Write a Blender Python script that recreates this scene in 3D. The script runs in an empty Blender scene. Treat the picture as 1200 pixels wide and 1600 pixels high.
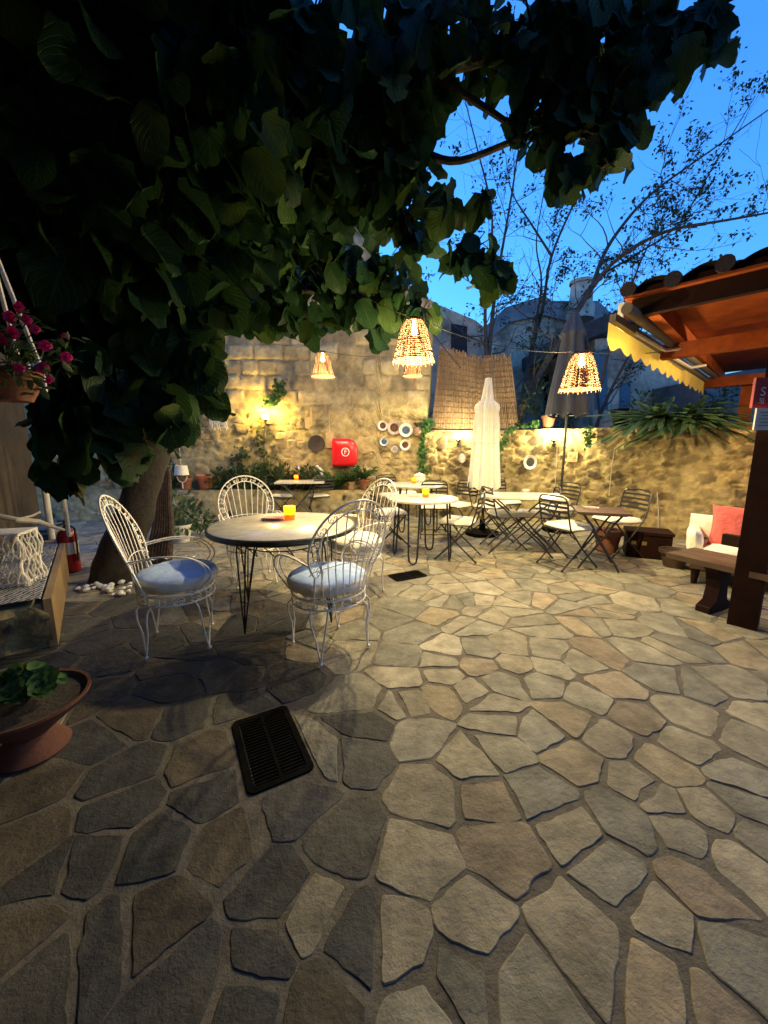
import bpy, bmesh, math, random
from mathutils import Vector, Matrix, noise
random.seed(7)
R=math.radians
SC=bpy.context.scene
COL=SC.collection
# ---------------------------------------------------------------- camera, world, exposure
CAM_H=1.35; PITCH=9.5; F=601.0
cd=bpy.data.cameras.new('camera'); cam=bpy.data.objects.new('camera',cd); COL.objects.link(cam)
cam.location=(0,0,CAM_H); cam.rotation_euler=(R(90-PITCH),0,0)
cd.sensor_fit='VERTICAL'; cd.sensor_height=24; cd.lens=24*F/1600; cd.clip_start=.02; cd.clip_end=2000
SUN_EL=1.8; SUN_ROT=-40; OZONE=6; AIR=1.5; DUST=.2; SKY_STR=.85; EXPO=1.5
LP=[100,90,54,40]; WP=[62,42,42]; CP=48     # lamp powers
LCOL=(1,.78,.38)                              # warm lamp colour
SC.camera=cam
W=bpy.data.worlds.new('World'); SC.world=W; W.use_nodes=True
nt=W.node_tree; nt.nodes.clear()
wo=nt.nodes.new('ShaderNodeOutputWorld'); bg=nt.nodes.new('ShaderNodeBackground')
sk=nt.nodes.new('ShaderNodeTexSky'); sk.sky_type='NISHITA'; sk.sun_disc=False
sk.sun_elevation=R(SUN_EL); sk.sun_rotation=R(SUN_ROT); sk.ozone_density=OZONE; sk.air_density=AIR; sk.dust_density=DUST
nt.links.new(sk.outputs[0],bg.inputs[0]); bg.inputs[1].default_value=SKY_STR
nt.links.new(bg.outputs[0],wo.inputs[0])
SC.view_settings.view_transform='Standard'; SC.view_settings.look='None'; SC.view_settings.exposure=EXPO
SC.render.engine='CYCLES'
# ---------------------------------------------------------------- helpers
_cp,_sp=math.cos(R(PITCH)),math.sin(R(PITCH))
def ray(u,v):            # direction of a measured point of the photograph (1200 x 1600)
    a=(u-600)/F; b=(800-v)/F
    return Vector((a,_cp+b*_sp,-_sp+b*_cp))
def G(u,v,z=0.0):        # the place at height z
    d=ray(u,v); return Vector((0,0,CAM_H))+d*((z-CAM_H)/d.z)
def P(u,v,Y):            # the place at depth Y
    d=ray(u,v); return Vector((0,0,CAM_H))+d*(Y/d.y)
def V(*a): return Vector(a)
def fbm(p,o=4): return noise.fractal(p,1.0,2.0,o)
class MB:
    def __init__(s): s.v=[]; s.f=[]; s.c=[]; s.m=[]; s.uv=[]; s.col=None; s.mi=0; s.vc=None
    def face(s,idx): s.f.append(tuple(idx)); s.c.append(s.col); s.m.append(s.mi)
    def add(s,vs,fs):
        b=len(s.v); s.v.extend(tuple(x) for x in vs)
        for q in fs: s.face([b+i for i in q])
    def box(s,c,size,rot=0,M=None,tilt=None):
        x,y,z=size[0]/2,size[1]/2,size[2]/2
        pts=[V(a*x,b*y,d*z) for d in(-1,1) for (a,b) in((-1,-1),(1,-1),(1,1),(-1,1))]
        m=M if M is not None else Matrix.Rotation(rot,3,'Z')
        s.add([m@p+V(*c) for p in pts],[(3,2,1,0),(4,5,6,7),(0,1,5,4),(1,2,6,5),(2,3,7,6),(3,0,4,7)])
    def beam(s,a,b,w,h,ext=0):   # square timber between two points, w wide, h tall
        a,b=V(*a),V(*b); d=(b-a).normalized(); L=(b-a).length
        side=d.cross(V(0,0,1)); side=side.normalized() if side.length>1e-4 else V(1,0,0); up=side.cross(d)
        M=Matrix((side,d,up)).transposed(); s.box((a+b)/2,(w,L+ext,h),M=M)
    def tube(s,pts,r,n=6,closed=False,rr=None,cap=True):
        pts=[V(*p) for p in pts]; N=len(pts); b=len(s.v); up=None
        for i,p in enumerate(pts):
            if closed: t=pts[(i+1)%N]-pts[i-1]
            else: t=pts[min(i+1,N-1)]-pts[max(i-1,0)]
            t=t.normalized() if t.length>1e-9 else V(0,0,1)
            if up is None: up=V(0,0,1) if abs(t.z)<.9 else V(1,0,0)
            x=t.cross(up); x=x.normalized() if x.length>1e-6 else t.orthogonal().normalized()
            y=x.cross(t); up=y
            q=rr[i] if rr else r
            for k in range(n):
                a=2*math.pi*k/n; s.v.append(tuple(p+x*(math.cos(a)*q)+y*(math.sin(a)*q)))
        for i in range(N if closed else N-1):
            j=(i+1)%N
            for k in range(n):
                l=(k+1)%n; s.face((b+i*n+k,b+i*n+l,b+j*n+l,b+j*n+k))
        if cap and not closed:
            s.face([b+k for k in range(n)][::-1]); s.face([b+(N-1)*n+k for k in range(n)])
    def lathe(s,prof,n=24,c=(0,0,0),close=False):
        b=len(s.v); c=V(*c)
        for r,z in prof:
            for k in range(n):
                a=2*math.pi*k/n; s.v.append((c.x+r*math.cos(a),c.y+r*math.sin(a),c.z+z))
        for i in range(len(prof)-1):
            for k in range(n):
                l=(k+1)%n; s.face((b+i*n+k,b+i*n+l,b+(i+1)*n+l,b+(i+1)*n+k))
        if prof[0][0]>1e-5: s.face([b+k for k in range(n)][::-1])
        if prof[-1][0]>1e-5: s.face([b+(len(prof)-1)*n+k for k in range(n)])
    def sphere(s,c,r,n=10,sq=(1,1,1)):
        m=max(4,n//2+1); b=len(s.v); c=V(*c)
        for i in range(m+1):
            t=math.pi*i/m
            for k in range(n):
                a=2*math.pi*k/n; s.v.append((c.x+sq[0]*r*math.sin(t)*math.cos(a),c.y+sq[1]*r*math.sin(t)*math.sin(a),c.z-sq[2]*r*math.cos(t)))
        for i in range(m):
            for k in range(n):
                l=(k+1)%n; s.face((b+i*n+k,b+i*n+l,b+(i+1)*n+l,b+(i+1)*n+k))
    def prism(s,poly,z0,z1,M=None,o=(0,0,0)):    # polygon in xy between z0 and z1, then M and offset
        n=len(poly); o=V(*o); m=M if M is not None else Matrix.Identity(3)
        s.add([m@V(x,y,z0)+o for x,y in poly]+[m@V(x,y,z1)+o for x,y in poly],
              [tuple(range(n))[::-1],tuple(range(n,2*n))]+[(i,(i+1)%n,n+(i+1)%n,n+i) for i in range(n)])
    def build(s,name,mat,parent=None,smooth=True,mats=None,fix=False):
        me=bpy.data.meshes.new(name); me.from_pydata(s.v,[],s.f)
        for m in (mats or [mat]): me.materials.append(m)
        if mats: me.polygons.foreach_set('material_index',s.m)
        if s.vc:
            a=me.color_attributes.new('Col','FLOAT_COLOR','POINT'); d=[]
            for i in range(len(s.v)): d.extend((*s.vc.get(i,(.3,.25,.17)),1.0))
            a.data.foreach_set('color',d)
        elif any(c is not None for c in s.c):
            a=me.color_attributes.new('Col','FLOAT_COLOR','CORNER'); d=[]
            for f,c in zip(s.f,s.c): d.extend(list(c or (1,1,1))+[1.0] if len(c or (1,1,1))==3 else c) if False else [d.extend((*(c or (1,1,1)),1.0)) for _ in f]
            a.data.foreach_set('color',d)
        if s.uv:
            u=me.uv_layers.new(name='UVMap'); d=[]
            for f in s.f:
                for i in f: d.extend(s.uv[i])
            u.data.foreach_set('uv',d)
        if fix:
            bm=bmesh.new(); bm.from_mesh(me); bmesh.ops.recalc_face_normals(bm,faces=bm.faces); bm.to_mesh(me); bm.free()
        if smooth:
            me.polygons.foreach_set('use_smooth',[True]*len(s.f))
            try: me.set_sharp_from_angle(angle=R(40))
            except Exception: pass
        me.update()
        o=bpy.data.objects.new(name,me); COL.objects.link(o)
        if parent: o.parent=parent
        return o
def tag(o,label=None,cat=None,group=None,kind=None):
    if label: o['label']=label
    if cat: o['category']=cat
    if group: o['group']=group
    if kind: o['kind']=kind
    return o
def thing(name,label,cat,loc=(0,0,0),rz=0,group=None):
    o=bpy.data.objects.new(name,None); COL.objects.link(o); o.location=loc; o.rotation_euler=(0,0,rz)
    o.empty_display_size=.1
    return tag(o,label,cat,group)
def dup(root,loc,rz,label,group=None):
    r=root.copy(); COL.objects.link(r); r.location=loc; r.rotation_euler=(0,0,rz); r['label']=label
    if group: r['group']=group
    for ch in list(root.children):
        c=ch.copy(); COL.objects.link(c); c.parent=r
        for g in list(ch.children):
            d=g.copy(); COL.objects.link(d); d.parent=c
    return r
def yaw(fx,fy): return math.atan2(fy,fx)-math.pi/2     # things face local +Y
def text_mesh(name,s,size,mat,parent,M,depth=.004):
    c=bpy.data.curves.new(name,'FONT'); c.body=s; c.size=size; c.extrude=depth; c.align_x='CENTER'; c.align_y='CENTER'
    t=bpy.data.objects.new(name,c); COL.objects.link(t)
    me=bpy.data.meshes.new_from_object(t.evaluated_get(bpy.context.evaluated_depsgraph_get()))
    bpy.data.objects.remove(t); bpy.data.curves.remove(c)
    me.transform(M); me.materials.clear(); me.materials.append(mat); me.name=name
    o=bpy.data.objects.new(name,me); COL.objects.link(o); o.parent=parent; return o
# ---------------------------------------------------------------- materials
def mat(name,col,rough=.6,metal=0,var=.15,vs=8,bump=0,bs=40,attr=False,spec=.5,col2=None,trans=0,emit=None,es=0,detail=6,wave=None,sat=1.0):
    m=bpy.data.materials.new(name); m.use_nodes=True; n=m.node_tree.nodes; L=m.node_tree.links
    b=n['Principled BSDF']; b.inputs['Roughness'].default_value=rough; b.inputs['Metallic'].default_value=metal
    b.inputs['Specular IOR Level'].default_value=spec
    tc=n.new('ShaderNodeTexCoord'); 
    nz=n.new('ShaderNodeTexNoise'); nz.inputs['Scale'].default_value=vs; nz.inputs['Detail'].default_value=detail; nz.inputs['Roughness'].default_value=.65
    L.new(tc.outputs['Object'],nz.inputs['Vector'])
    mx=n.new('ShaderNodeMix'); mx.data_type='RGBA'; 
    ramp=n.new('ShaderNodeMapRange'); ramp.inputs[1].default_value=.3; ramp.inputs[2].default_value=.7
    L.new(nz.outputs[0],ramp.inputs[0]); L.new(ramp.outputs[0],mx.inputs[0])
    c1=[x*(1-var) for x in col]; c2=col2 or [min(1,x*(1+var)) for x in col]
    if attr:
        at=n.new('ShaderNodeVertexColor'); at.layer_name='Col'
        mul=n.new('ShaderNodeMix'); mul.data_type='RGBA'; mul.blend_type='MULTIPLY'; mul.inputs[0].default_value=1
        mx.inputs[6].default_value=(*[1-var]*3,1); mx.inputs[7].default_value=(*[1+var]*3,1)
        L.new(at.outputs[0],mul.inputs[6]); L.new(mx.outputs[2],mul.inputs[7])
        n3=n.new('ShaderNodeTexNoise'); n3.inputs['Scale'].default_value=2.3; n3.inputs['Detail'].default_value=9; n3.inputs['Roughness'].default_value=.7; L.new(tc.outputs['Object'],n3.inputs['Vector'])
        r3=n.new('ShaderNodeMapRange'); r3.inputs[1].default_value=.35; r3.inputs[2].default_value=.65; r3.inputs[3].default_value=.68; r3.inputs[4].default_value=1.12; L.new(n3.outputs[0],r3.inputs[0])
        m3=n.new('ShaderNodeVectorMath'); m3.operation='SCALE'; L.new(mul.outputs[2],m3.inputs[0]); L.new(r3.outputs[0],m3.inputs[3]); out=m3.outputs[0]
    else:
        mx.inputs[6].default_value=(*c1,1); mx.inputs[7].default_value=(*c2,1); out=mx.outputs[2]
    L.new(out,b.inputs['Base Color'])
    if bump:
        n2=n.new('ShaderNodeTexNoise'); n2.inputs['Scale'].default_value=bs; n2.inputs['Detail'].default_value=8; n2.inputs['Roughness'].default_value=.7
        L.new(tc.outputs['Object'],n2.inputs['Vector'])
        bp=n.new('ShaderNodeBump'); bp.inputs['Strength'].default_value=1; bp.inputs['Distance'].default_value=bump
        L.new(n2.outputs[0],bp.inputs['Height']); L.new(bp.outputs[0],b.inputs['Normal'])
    if emit: b.inputs['Emission Color'].default_value=(*emit,1); b.inputs['Emission Strength'].default_value=es
    if trans:
        tr=n.new('ShaderNodeBsdfTranslucent'); ms=n.new('ShaderNodeMixShader'); ms.inputs[0].default_value=trans
        L.new(out,tr.inputs[0]); L.new(b.outputs[0],ms.inputs[1]); L.new(tr.outputs[0],ms.inputs[2]); L.new(ms.outputs[0],n['Material Output'].inputs[0])
    return m
M={}
M['wall']=mat('wall_stone',(1,1,1),.9,attr=True,var=.28,vs=9,bump=.012,bs=28,spec=.2)
M['pave']=mat('flagstone',(1,1,1),.72,attr=True,var=.38,vs=8,bump=.012,bs=18,spec=.35)
M['mortar']=mat('mortar',(.135,.122,.095),.9,var=.35,vs=9,bump=.008,bs=60,spec=.2)
M['earth']=mat('soil',(.05,.04,.03),1,var=.4,vs=30,bump=.01,bs=60)
M['white']=mat('white_enamel',(.90,.85,.73),.4,var=.08,vs=25)
M['black']=mat('black_iron',(.018,.018,.02),.42,var=.3,vs=30)
M['pad']=mat('cream_cotton',(.80,.76,.62),.95,var=.08,vs=20,bump=.004,bs=45,spec=.1)
M['padblue']=mat('pale_blue_top',(.48,.64,.98),.95,var=.07,vs=16,bump=.005,bs=25,spec=.1)
M['marble']=mat('tabletop_stone',(.62,.58,.47),.25,var=.2,vs=14,spec=.6)
M['terra']=mat('terracotta',(.19,.07,.035),.85,var=.2,vs=14,bump=.002,bs=60)
M['leaf']=None
M['wicker']=mat('wicker',(.06,.023,.005),.85,var=.45,vs=45,trans=.06)
M['wood']=mat('stained_wood',(.24,.05,.009),.65,spec=.2,var=.35,vs=5,bump=.002,bs=30)
M['darkwood']=mat('dark_wood',(.020,.006,.004),.7,spec=.15,var=.35,vs=7,bump=.003,bs=30)
M['brownwood']=mat('brown_wood',(.085,.05,.028),.5,var=.25,vs=9,bump=.003,bs=30)
M['tile']=mat('roof_tile',(.035,.02,.016),.9,var=.35,vs=8,bump=.01)
M['red']=mat('red_plastic',(.62,.012,.02),.28,var=.06,vs=4)
M['redpaint']=mat('red_paint',(.30,.01,.01),.7,var=.1,vs=4)
M['cloth']=mat('cream_canvas',(.80,.77,.66),.9,var=.1,vs=6,bump=.004,bs=14,trans=.2)
M['greycloth']=mat('grey_canvas',(.055,.06,.075),.9,var=.15,vs=6,bump=.004,bs=14)
M['yellow']=mat('yellow_canvas',(.85,.62,.12),.85,var=.1,vs=6,trans=.25)
M['reed']=mat('reed',(1,1,1),.85,attr=True,var=.3,vs=30)
M['plaster']=mat('pale_plaster',(.24,.19,.13),.95,var=.3,vs=2.2,bump=.06,bs=5,col2=(.74,.62,.46),detail=10)
M['dark']=mat('dark_opening',(.012,.014,.018),.8)
M['bark']=mat('bark',(.028,.022,.017),.95,var=.4,vs=14,bump=.02,bs=22)
M['barkb']=mat('pale_bark',(.055,.045,.04),.95,var=.4,vs=14,bump=.01,bs=30)
M['cer']=mat('glazed_ceramic',(.62,.60,.55),.3,var=.1,vs=20)
M['cerb']=mat('brown_ceramic',(.20,.13,.09),.4,var=.3,vs=30)
M['ropew']=mat('white_rope',(.70,.67,.60),.95,var=.12,vs=50,bump=.004,bs=90)
M['wire']=mat('cable',(.02,.02,.022),.6)
M['cablew']=mat('pale_cable',(.45,.40,.32),.7)
M['stem']=mat('stem',(.07,.10,.03),.8,var=.3)
M['steel']=mat('steel',(.4,.4,.4),.4,metal=1)
M['coral']=mat('coral_cotton',(.62,.12,.10),.9,var=.2,vs=8,bump=.03,bs=9)
M['pink']=mat('magenta_petal',(.40,.006,.12),.7,var=.2,vs=30,trans=.3)
M['brass']=mat('brass',(.5,.32,.12),.4,metal=.8)
M['iron']=mat('cast_iron',(.003,.003,.003),.8,spec=.05,var=.4,vs=30,bump=.003,bs=60)
M['bulb']=mat('lit_bulb',(1,.8,.4),.5,emit=(1,.62,.22),es=40)
M['lampw']=mat('lit_globe',(1,.9,.6),.5,emit=(1,.80,.42),es=38)
M['lampy']=mat('lit_yellow_globe',(1,.8,.2),.5,emit=(1,.60,.10),es=30)
M['flame']=mat('flame',(1,.7,.3),.5,emit=(1,.55,.15),es=40)
M['amber']=mat('amber_glass',(1,.42,.06),.25,var=.03,trans=.75,emit=(1,.33,.03),es=.22)
M['wax']=mat('wax',(.8,.5,.2),.5,emit=(1,.45,.08),es=.5)
M['paper']=mat('paper',(.60,.56,.48),.8,var=.06,vs=20)
M['pebble']=mat('white_pebble',(.62,.62,.62),.6,var=.15,vs=20)
def leafmat(name,tr=.2,rough=.5):
    m=bpy.data.materials.new(name); m.use_nodes=True; n=m.node_tree.nodes; L=m.node_tree.links; b=n['Principled BSDF']
    b.inputs['Roughness'].default_value=rough; b.inputs['Specular IOR Level'].default_value=.14
    at=n.new('ShaderNodeVertexColor'); at.layer_name='Col'
    uv=n.new('ShaderNodeUVMap'); uv.uv_map='UVMap'; sx=n.new('ShaderNodeSeparateXYZ'); L.new(uv.outputs[0],sx.inputs[0])
    ab=n.new('ShaderNodeMath'); ab.operation='ABSOLUTE'; L.new(sx.outputs[0],ab.inputs[0])
    k=n.new('ShaderNodeMath'); k.operation='MULTIPLY_ADD'; k.inputs[1].default_value=-.55; L.new(ab.outputs[0],k.inputs[0]); L.new(sx.outputs[1],k.inputs[2])
    sn=n.new('ShaderNodeMath'); sn.operation='MULTIPLY'; sn.inputs[1].default_value=44; L.new(k.outputs[0],sn.inputs[0])
    s2=n.new('ShaderNodeMath'); s2.operation='SINE'; L.new(sn.outputs[0],s2.inputs[0])
    p=n.new('ShaderNodeMath'); p.operation='POWER'; p.inputs[1].default_value=8; s3=n.new('ShaderNodeMath'); s3.operation='MAXIMUM'; s3.inputs[1].default_value=0; L.new(s2.outputs[0],s3.inputs[0]); L.new(s3.outputs[0],p.inputs[0])
    rib=n.new('ShaderNodeMath'); rib.operation='LESS_THAN'; rib.inputs[1].default_value=.035; L.new(ab.outputs[0],rib.inputs[0])
    mxx=n.new('ShaderNodeMath'); mxx.operation='MAXIMUM'; L.new(rib.outputs[0],mxx.inputs[0]); L.new(p.outputs[0],mxx.inputs[1])
    mx=n.new('ShaderNodeMix'); mx.data_type='RGBA'; fa=n.new('ShaderNodeMath'); fa.operation='MULTIPLY'; fa.inputs[1].default_value=.35; L.new(mxx.outputs[0],fa.inputs[0]); L.new(fa.outputs[0],mx.inputs[0])
    L.new(at.outputs[0],mx.inputs[6]); mx.inputs[7].default_value=(.07,.11,.04,1)
    L.new(mx.outputs[2],b.inputs['Base Color'])
    bp=n.new('ShaderNodeBump'); bp.inputs['Distance'].default_value=.004; bp.invert=True; L.new(mxx.outputs[0],bp.inputs['Height']); L.new(bp.outputs[0],b.inputs['Normal'])
    t=n.new('ShaderNodeBsdfTranslucent'); ms=n.new('ShaderNodeMixShader'); ms.inputs[0].default_value=tr
    hs=n.new('ShaderNodeHueSaturation'); hs.inputs['Value'].default_value=1.6; hs.inputs['Hue'].default_value=.48; L.new(mx.outputs[2],hs.inputs['Color'])
    L.new(hs.outputs[0],t.inputs[0]); L.new(b.outputs[0],ms.inputs[1]); L.new(t.outputs[0],ms.inputs[2]); L.new(ms.outputs[0],n['Material Output'].inputs[0])
    return m
M['leaf']=leafmat('leaf'); 
def point(name,loc,power,col,r=.03,parent=None):
    l=bpy.data.lights.new(name,'POINT'); l.energy=power; l.color=col; l.shadow_soft_size=r
    o=bpy.data.objects.new(name,l); COL.objects.link(o); o.location=loc
    if parent: o.parent=parent
    return o
# leaves into an MB: base point, axis (towards the tip), normal, length, width, kind
def leaf(mb,p,d,nrm,L,Wd,col,lobed=False,nu=7,curl=.25,simple=False):
    d=d.normalized(); s=d.cross(nrm); s=s.normalized() if s.length>1e-5 else d.orthogonal().normalized(); nn=s.cross(d)
    b=len(mb.v); mb.col=col
    if simple:
        for (x,y,z) in((0,0,0),(.5,.35,.06),(0,1,-.1),(-.5,.35,.06)):
            mb.v.append(tuple(p+s*(x*Wd)+d*(y*L)+nn*(z*L))); mb.uv.append((x*2,y))
        mb.face((b,b+1,b+2,b+3)); return
    ph=random.random()*6; fold=random.uniform(.05,.35)
    for i in range(nu+1):
        t=i/nu
        w=(math.sin(math.pi*(.06+.895*t**1.12)))**.6
        if lobed: w*=.55+.6*abs(math.sin(t*7.6+ph*.12))
        w=max(w,.03 if i in(0,nu) else .2)*Wd*.5
        zc=-curl*t*t*L
        for j,(sx) in enumerate((-1,-.5,0,.5,1)):
            wob=.05*L*math.sin(ph+t*9+sx*2) if abs(sx)==1 else 0
            q=p+d*(t*L*(1+(.06*math.sin(ph+t*14) if abs(sx)==1 else 0)))+s*(sx*w)+nn*(zc+abs(sx)*w*fold+wob)
            mb.v.append(tuple(q)); mb.uv.append((sx,t))
    for i in range(nu):
        for j in range(4):
            a=b+i*5+j; mb.face((a,a+1,a+6,a+5))
# ---------------------------------------------------------------- ground and paving
g=MB(); g.box((0,10,-.55),(400,400,1)); g.build('ground',M['earth'],smooth=False)['kind']='structure'
mo=MB()
nx,ny=70,70
for j in range(ny+1):
    for i in range(nx+1):
        x=-8+i*15.5/nx; y=-2.5+j*11.5/ny
        mo.v.append((x,y,-.003+.002*noise.noise(V(x*3,y*3,0))))
for j in range(ny):
    for i in range(nx): a=j*(nx+1)+i; mo.face((a,a+1,a+nx+2,a+nx+1))
mo.build('mortar_bed',M['mortar'])['kind']='structure'
near=[(60,50),(190,25),(300,30),(400,20),(510,35),(170,65),(55,120),(185,110),(300,80),(410,75),(520,85),(615,70),(690,45),(180,175),(270,160),(370,130),(500,135),(640,180),(710,140),(800,40),(850,110),(75,190),(340,205),(355,255),(590,250),(690,300),(490,295),(585,370),(780,240),(960,240),(1150,320),(950,330),(885,395),(1110,430),(800,460),(1020,535),(930,600),(1150,520),(760,570),(110,300),(370,340),(265,380),(490,480),(150,480),(585,590),(320,500),(110,690),(370,650),(720,720),(980,790),(1090,980),(1120,700),(1180,630),(60,950),(270,900),(240,1060),(620,930),(440,1110),(900,1110),(1010,1170),(130,1190),(1000,150),(1090,150),(30,200),(880,860),(860,500),(1180,230)]
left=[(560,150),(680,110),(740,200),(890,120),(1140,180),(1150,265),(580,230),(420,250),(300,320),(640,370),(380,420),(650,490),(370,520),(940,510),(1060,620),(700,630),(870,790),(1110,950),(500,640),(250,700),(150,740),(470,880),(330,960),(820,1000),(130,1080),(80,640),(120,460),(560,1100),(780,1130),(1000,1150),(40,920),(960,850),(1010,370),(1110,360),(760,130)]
seeds=[]
for (a,b) in near: q=G(600+a/2,1000+b/2); seeds.append((q.x,q.y,0))
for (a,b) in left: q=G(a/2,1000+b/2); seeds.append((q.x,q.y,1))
rs=random.Random(3); tries=0
def mind(x,y): return .235 if y>2.3 else .27
while tries<9000:
    tries+=1; x=rs.uniform(-7,7.2); y=rs.uniform(-2,8.8); m=mind(x,y)*rs.uniform(.85,1.35)
    inview = y<2.15 and abs(x)<y*1.05+.1 and y>.7
    if inview: m=max(m,.30)
    if all((x-s[0])**2+(y-s[1])**2>m*m for s in seeds): seeds.append((x,y,2))
def clip(poly,px,py,nx_,ny_):
    out=[];n=len(poly)
    for i in range(n):
        a=poly[i];b=poly[(i+1)%n]
        da=(a[0]-px)*nx_+(a[1]-py)*ny_; db=(b[0]-px)*nx_+(b[1]-py)*ny_
        if da<=0: out.append(a)
        if da*db<0:
            t=da/(da-db); out.append((a[0]+(b[0]-a[0])*t,a[1]+(b[1]-a[1])*t))
    return out
def area(p): return abs(sum(p[i][0]*p[(i+1)%len(p)][1]-p[(i+1)%len(p)][0]*p[i][1] for i in range(len(p))))/2
def inset_stone(mb,poly,gap,h,col):
    n=len(poly); cx=sum(p[0] for p in poly)/n; cy=sum(p[1] for p in poly)/n
    # shrink by half the joint, round the corners, roughen the rim
    q=poly
    for i in range(len(poly)):
        a=poly[i]; b=poly[(i+1)%n]; dx,dy=b[0]-a[0],b[1]-a[1]; l=math.hypot(dx,dy)
        if l<1e-6: continue
        nxx,nyy=dy/l,-dx/l
        if (cx-a[0])*nxx+(cy-a[1])*nyy>0: nxx,nyy=-nxx,-nyy
        g_=gap*rs.uniform(.3,1.7)
        q=clip(q,a[0]-nxx*g_,a[1]-nyy*g_,nxx,nyy)
        if len(q)<3: return
    if area(q)<.002: return
    pts=[]
    for it in range(2):
        o=[]
        for i in range(len(q)):
            a=q[i]; b=q[(i+1)%len(q)]; k=.07 if it==0 else .25
            o.append((a[0]*(1-k)+b[0]*k,a[1]*(1-k)+b[1]*k)); o.append((a[0]*k+b[0]*(1-k),a[1]*k+b[1]*(1-k)))
        q=o
    o=[]
    for i in range(len(q)):
        a=q[i]; b=q[(i+1)%len(q)]; l=math.hypot(b[0]-a[0],b[1]-a[1]); k=max(1,int(l/.02))
        for j in range(k):
            t=j/k; x=a[0]+(b[0]-a[0])*t; y=a[1]+(b[1]-a[1])*t
            w=noise.noise(V(x*7,y*7,3))*.022+noise.noise(V(x*26,y*26,7))*.008
            dx,dy=x-cx,y-cy; dl=math.hypot(dx,dy) or 1
            o.append((x+dx/dl*w,y+dy/dl*w))
    q=o; n=len(q); b0=len(mb.v); mb.col=col
    tx,ty=rs.uniform(-.006,.006),rs.uniform(-.006,.006)
    rings=((1.0,-.012),(.992,-.0015),(.965,h),(.55,h+.001))
    for k,z in rings:
        for (x,y) in q:
            X=cx+(x-cx)*k; Y=cy+(y-cy)*k
            zz=z+(tx*(X-cx)+ty*(Y-cy))+(.0035*noise.noise(V(X*7,Y*7,cx*3)) if z>0 else 0)
            mb.v.append((X,Y,zz))
    mb.v.append((cx,cy,h+.001+.0035*noise.noise(V(cx*7,cy*7,cx*3))))
    for r in range(3):
        for i in range(n): mb.face((b0+r*n+i,b0+r*n+(i+1)%n,b0+(r+1)*n+(i+1)%n,b0+(r+1)*n+i))
    for i in range(n): mb.face((b0+3*n+i,b0+3*n+(i+1)%n,b0+4*n))
holes=[]
def grate_frame(quad,label):
    c=[G(*q) for q in quad]; ctr=sum(c,V(0,0,0))/4
    ex=((c[1]-c[0])+(c[2]-c[3]))/2; ey=((c[3]-c[0])+(c[2]-c[1]))/2
    return ctr,ex.length,ey.length,math.atan2(ex.y,ex.x),label
gr=[grate_frame([(352,1132),(440,1106),(502,1196),(400,1242)],'black cast iron drain grate, larger and nearer one in the paving'),
    grate_frame([(603,899),(650,892),(671,899),(622,909)],'small dark drain grate beside the white chairs, far one')]
pv=MB()
cell={}
for i,s in enumerate(seeds): cell.setdefault((int(s[0]//.5),int(s[1]//.5)),[]).append(i)
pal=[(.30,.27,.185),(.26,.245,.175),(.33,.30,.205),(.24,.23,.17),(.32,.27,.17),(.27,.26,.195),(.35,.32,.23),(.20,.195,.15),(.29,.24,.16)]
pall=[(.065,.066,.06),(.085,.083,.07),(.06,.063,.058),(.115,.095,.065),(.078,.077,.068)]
for i,s in enumerate(seeds):
    cxk,cyk=int(s[0]//.5),int(s[1]//.5)
    poly=[(s[0]-.45,s[1]-.45),(s[0]+.45,s[1]-.45),(s[0]+.45,s[1]+.45),(s[0]-.45,s[1]+.45)]
    nb=[k for a in range(-2,3) for b in range(-2,3) for k in cell.get((cxk+a,cyk+b),[]) if k!=i]
    nb.sort(key=lambda k:(seeds[k][0]-s[0])**2+(seeds[k][1]-s[1])**2)
    for k in nb[:22]:
        t=seeds[k]; dx,dy=t[0]-s[0],t[1]-s[1]; l=math.hypot(dx,dy)
        poly=clip(poly,s[0]+dx/2,s[1]+dy/2,dx/l,dy/l)
        if len(poly)<3: break
    if len(poly)<3: continue
    if any((s[0]-q[0].x)**2+(s[1]-q[0].y)**2<.001 for q in gr): continue
    polys=[poly]
    if s[2]==2 and area(poly)>.06 and rs.random()<.6:
        a=rs.uniform(0,math.pi); n_=(math.cos(a),math.sin(a)); polys=[clip(poly,s[0],s[1],*n_),clip(poly,s[0],s[1],-n_[0],-n_[1])]
    for pl in polys:
        if len(pl)<3: continue
        # cut the stones back from the grates
        for (c,wx,wy,rz,_) in gr:
            cx=sum(p[0] for p in pl)/len(pl); cy=sum(p[1] for p in pl)/len(pl)
            d=Matrix.Rotation(-rz,2)@Vector((cx-c.x,cy-c.y)); hx,hy=wx/2+.012,wy/2+.012
            if max(abs(p[0]-c.x)+abs(p[1]-c.y) for p in pl)<.0 : pass
            if abs(d.x)<hx+.35 and abs(d.y)<hy+.35:
                ov=[abs(d.x)/hx,abs(d.y)/hy]
                ax=Vector((1 if d.x>0 else -1,0)) if ov[0]>ov[1] else Vector((0,1 if d.y>0 else -1))
                e=Matrix.Rotation(rz,2)@ax; off=hx if ov[0]>ov[1] else hy
                pl=clip(pl,c.x+e.x*off,c.y+e.y*off,-e.x,-e.y)
                if len(pl)<3: break
        if len(pl)<3 or area(pl)<.004: continue
        x,y=s[0],s[1]
        dk = s[2]==1 or (x<-.3-.15*y and y<3.2)  # left stones: slate tone, darkened further for the fall-off of light
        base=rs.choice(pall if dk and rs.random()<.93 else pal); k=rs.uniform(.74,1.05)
        if y<1.15 and x<0: k*=.85  # nearest left stones: more of the missing light put into their colour
        inset_stone(pv,pl,.0065 if y>2.2 else .009,.0008 if not dk else .0004,tuple(c*k for c in base))
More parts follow.
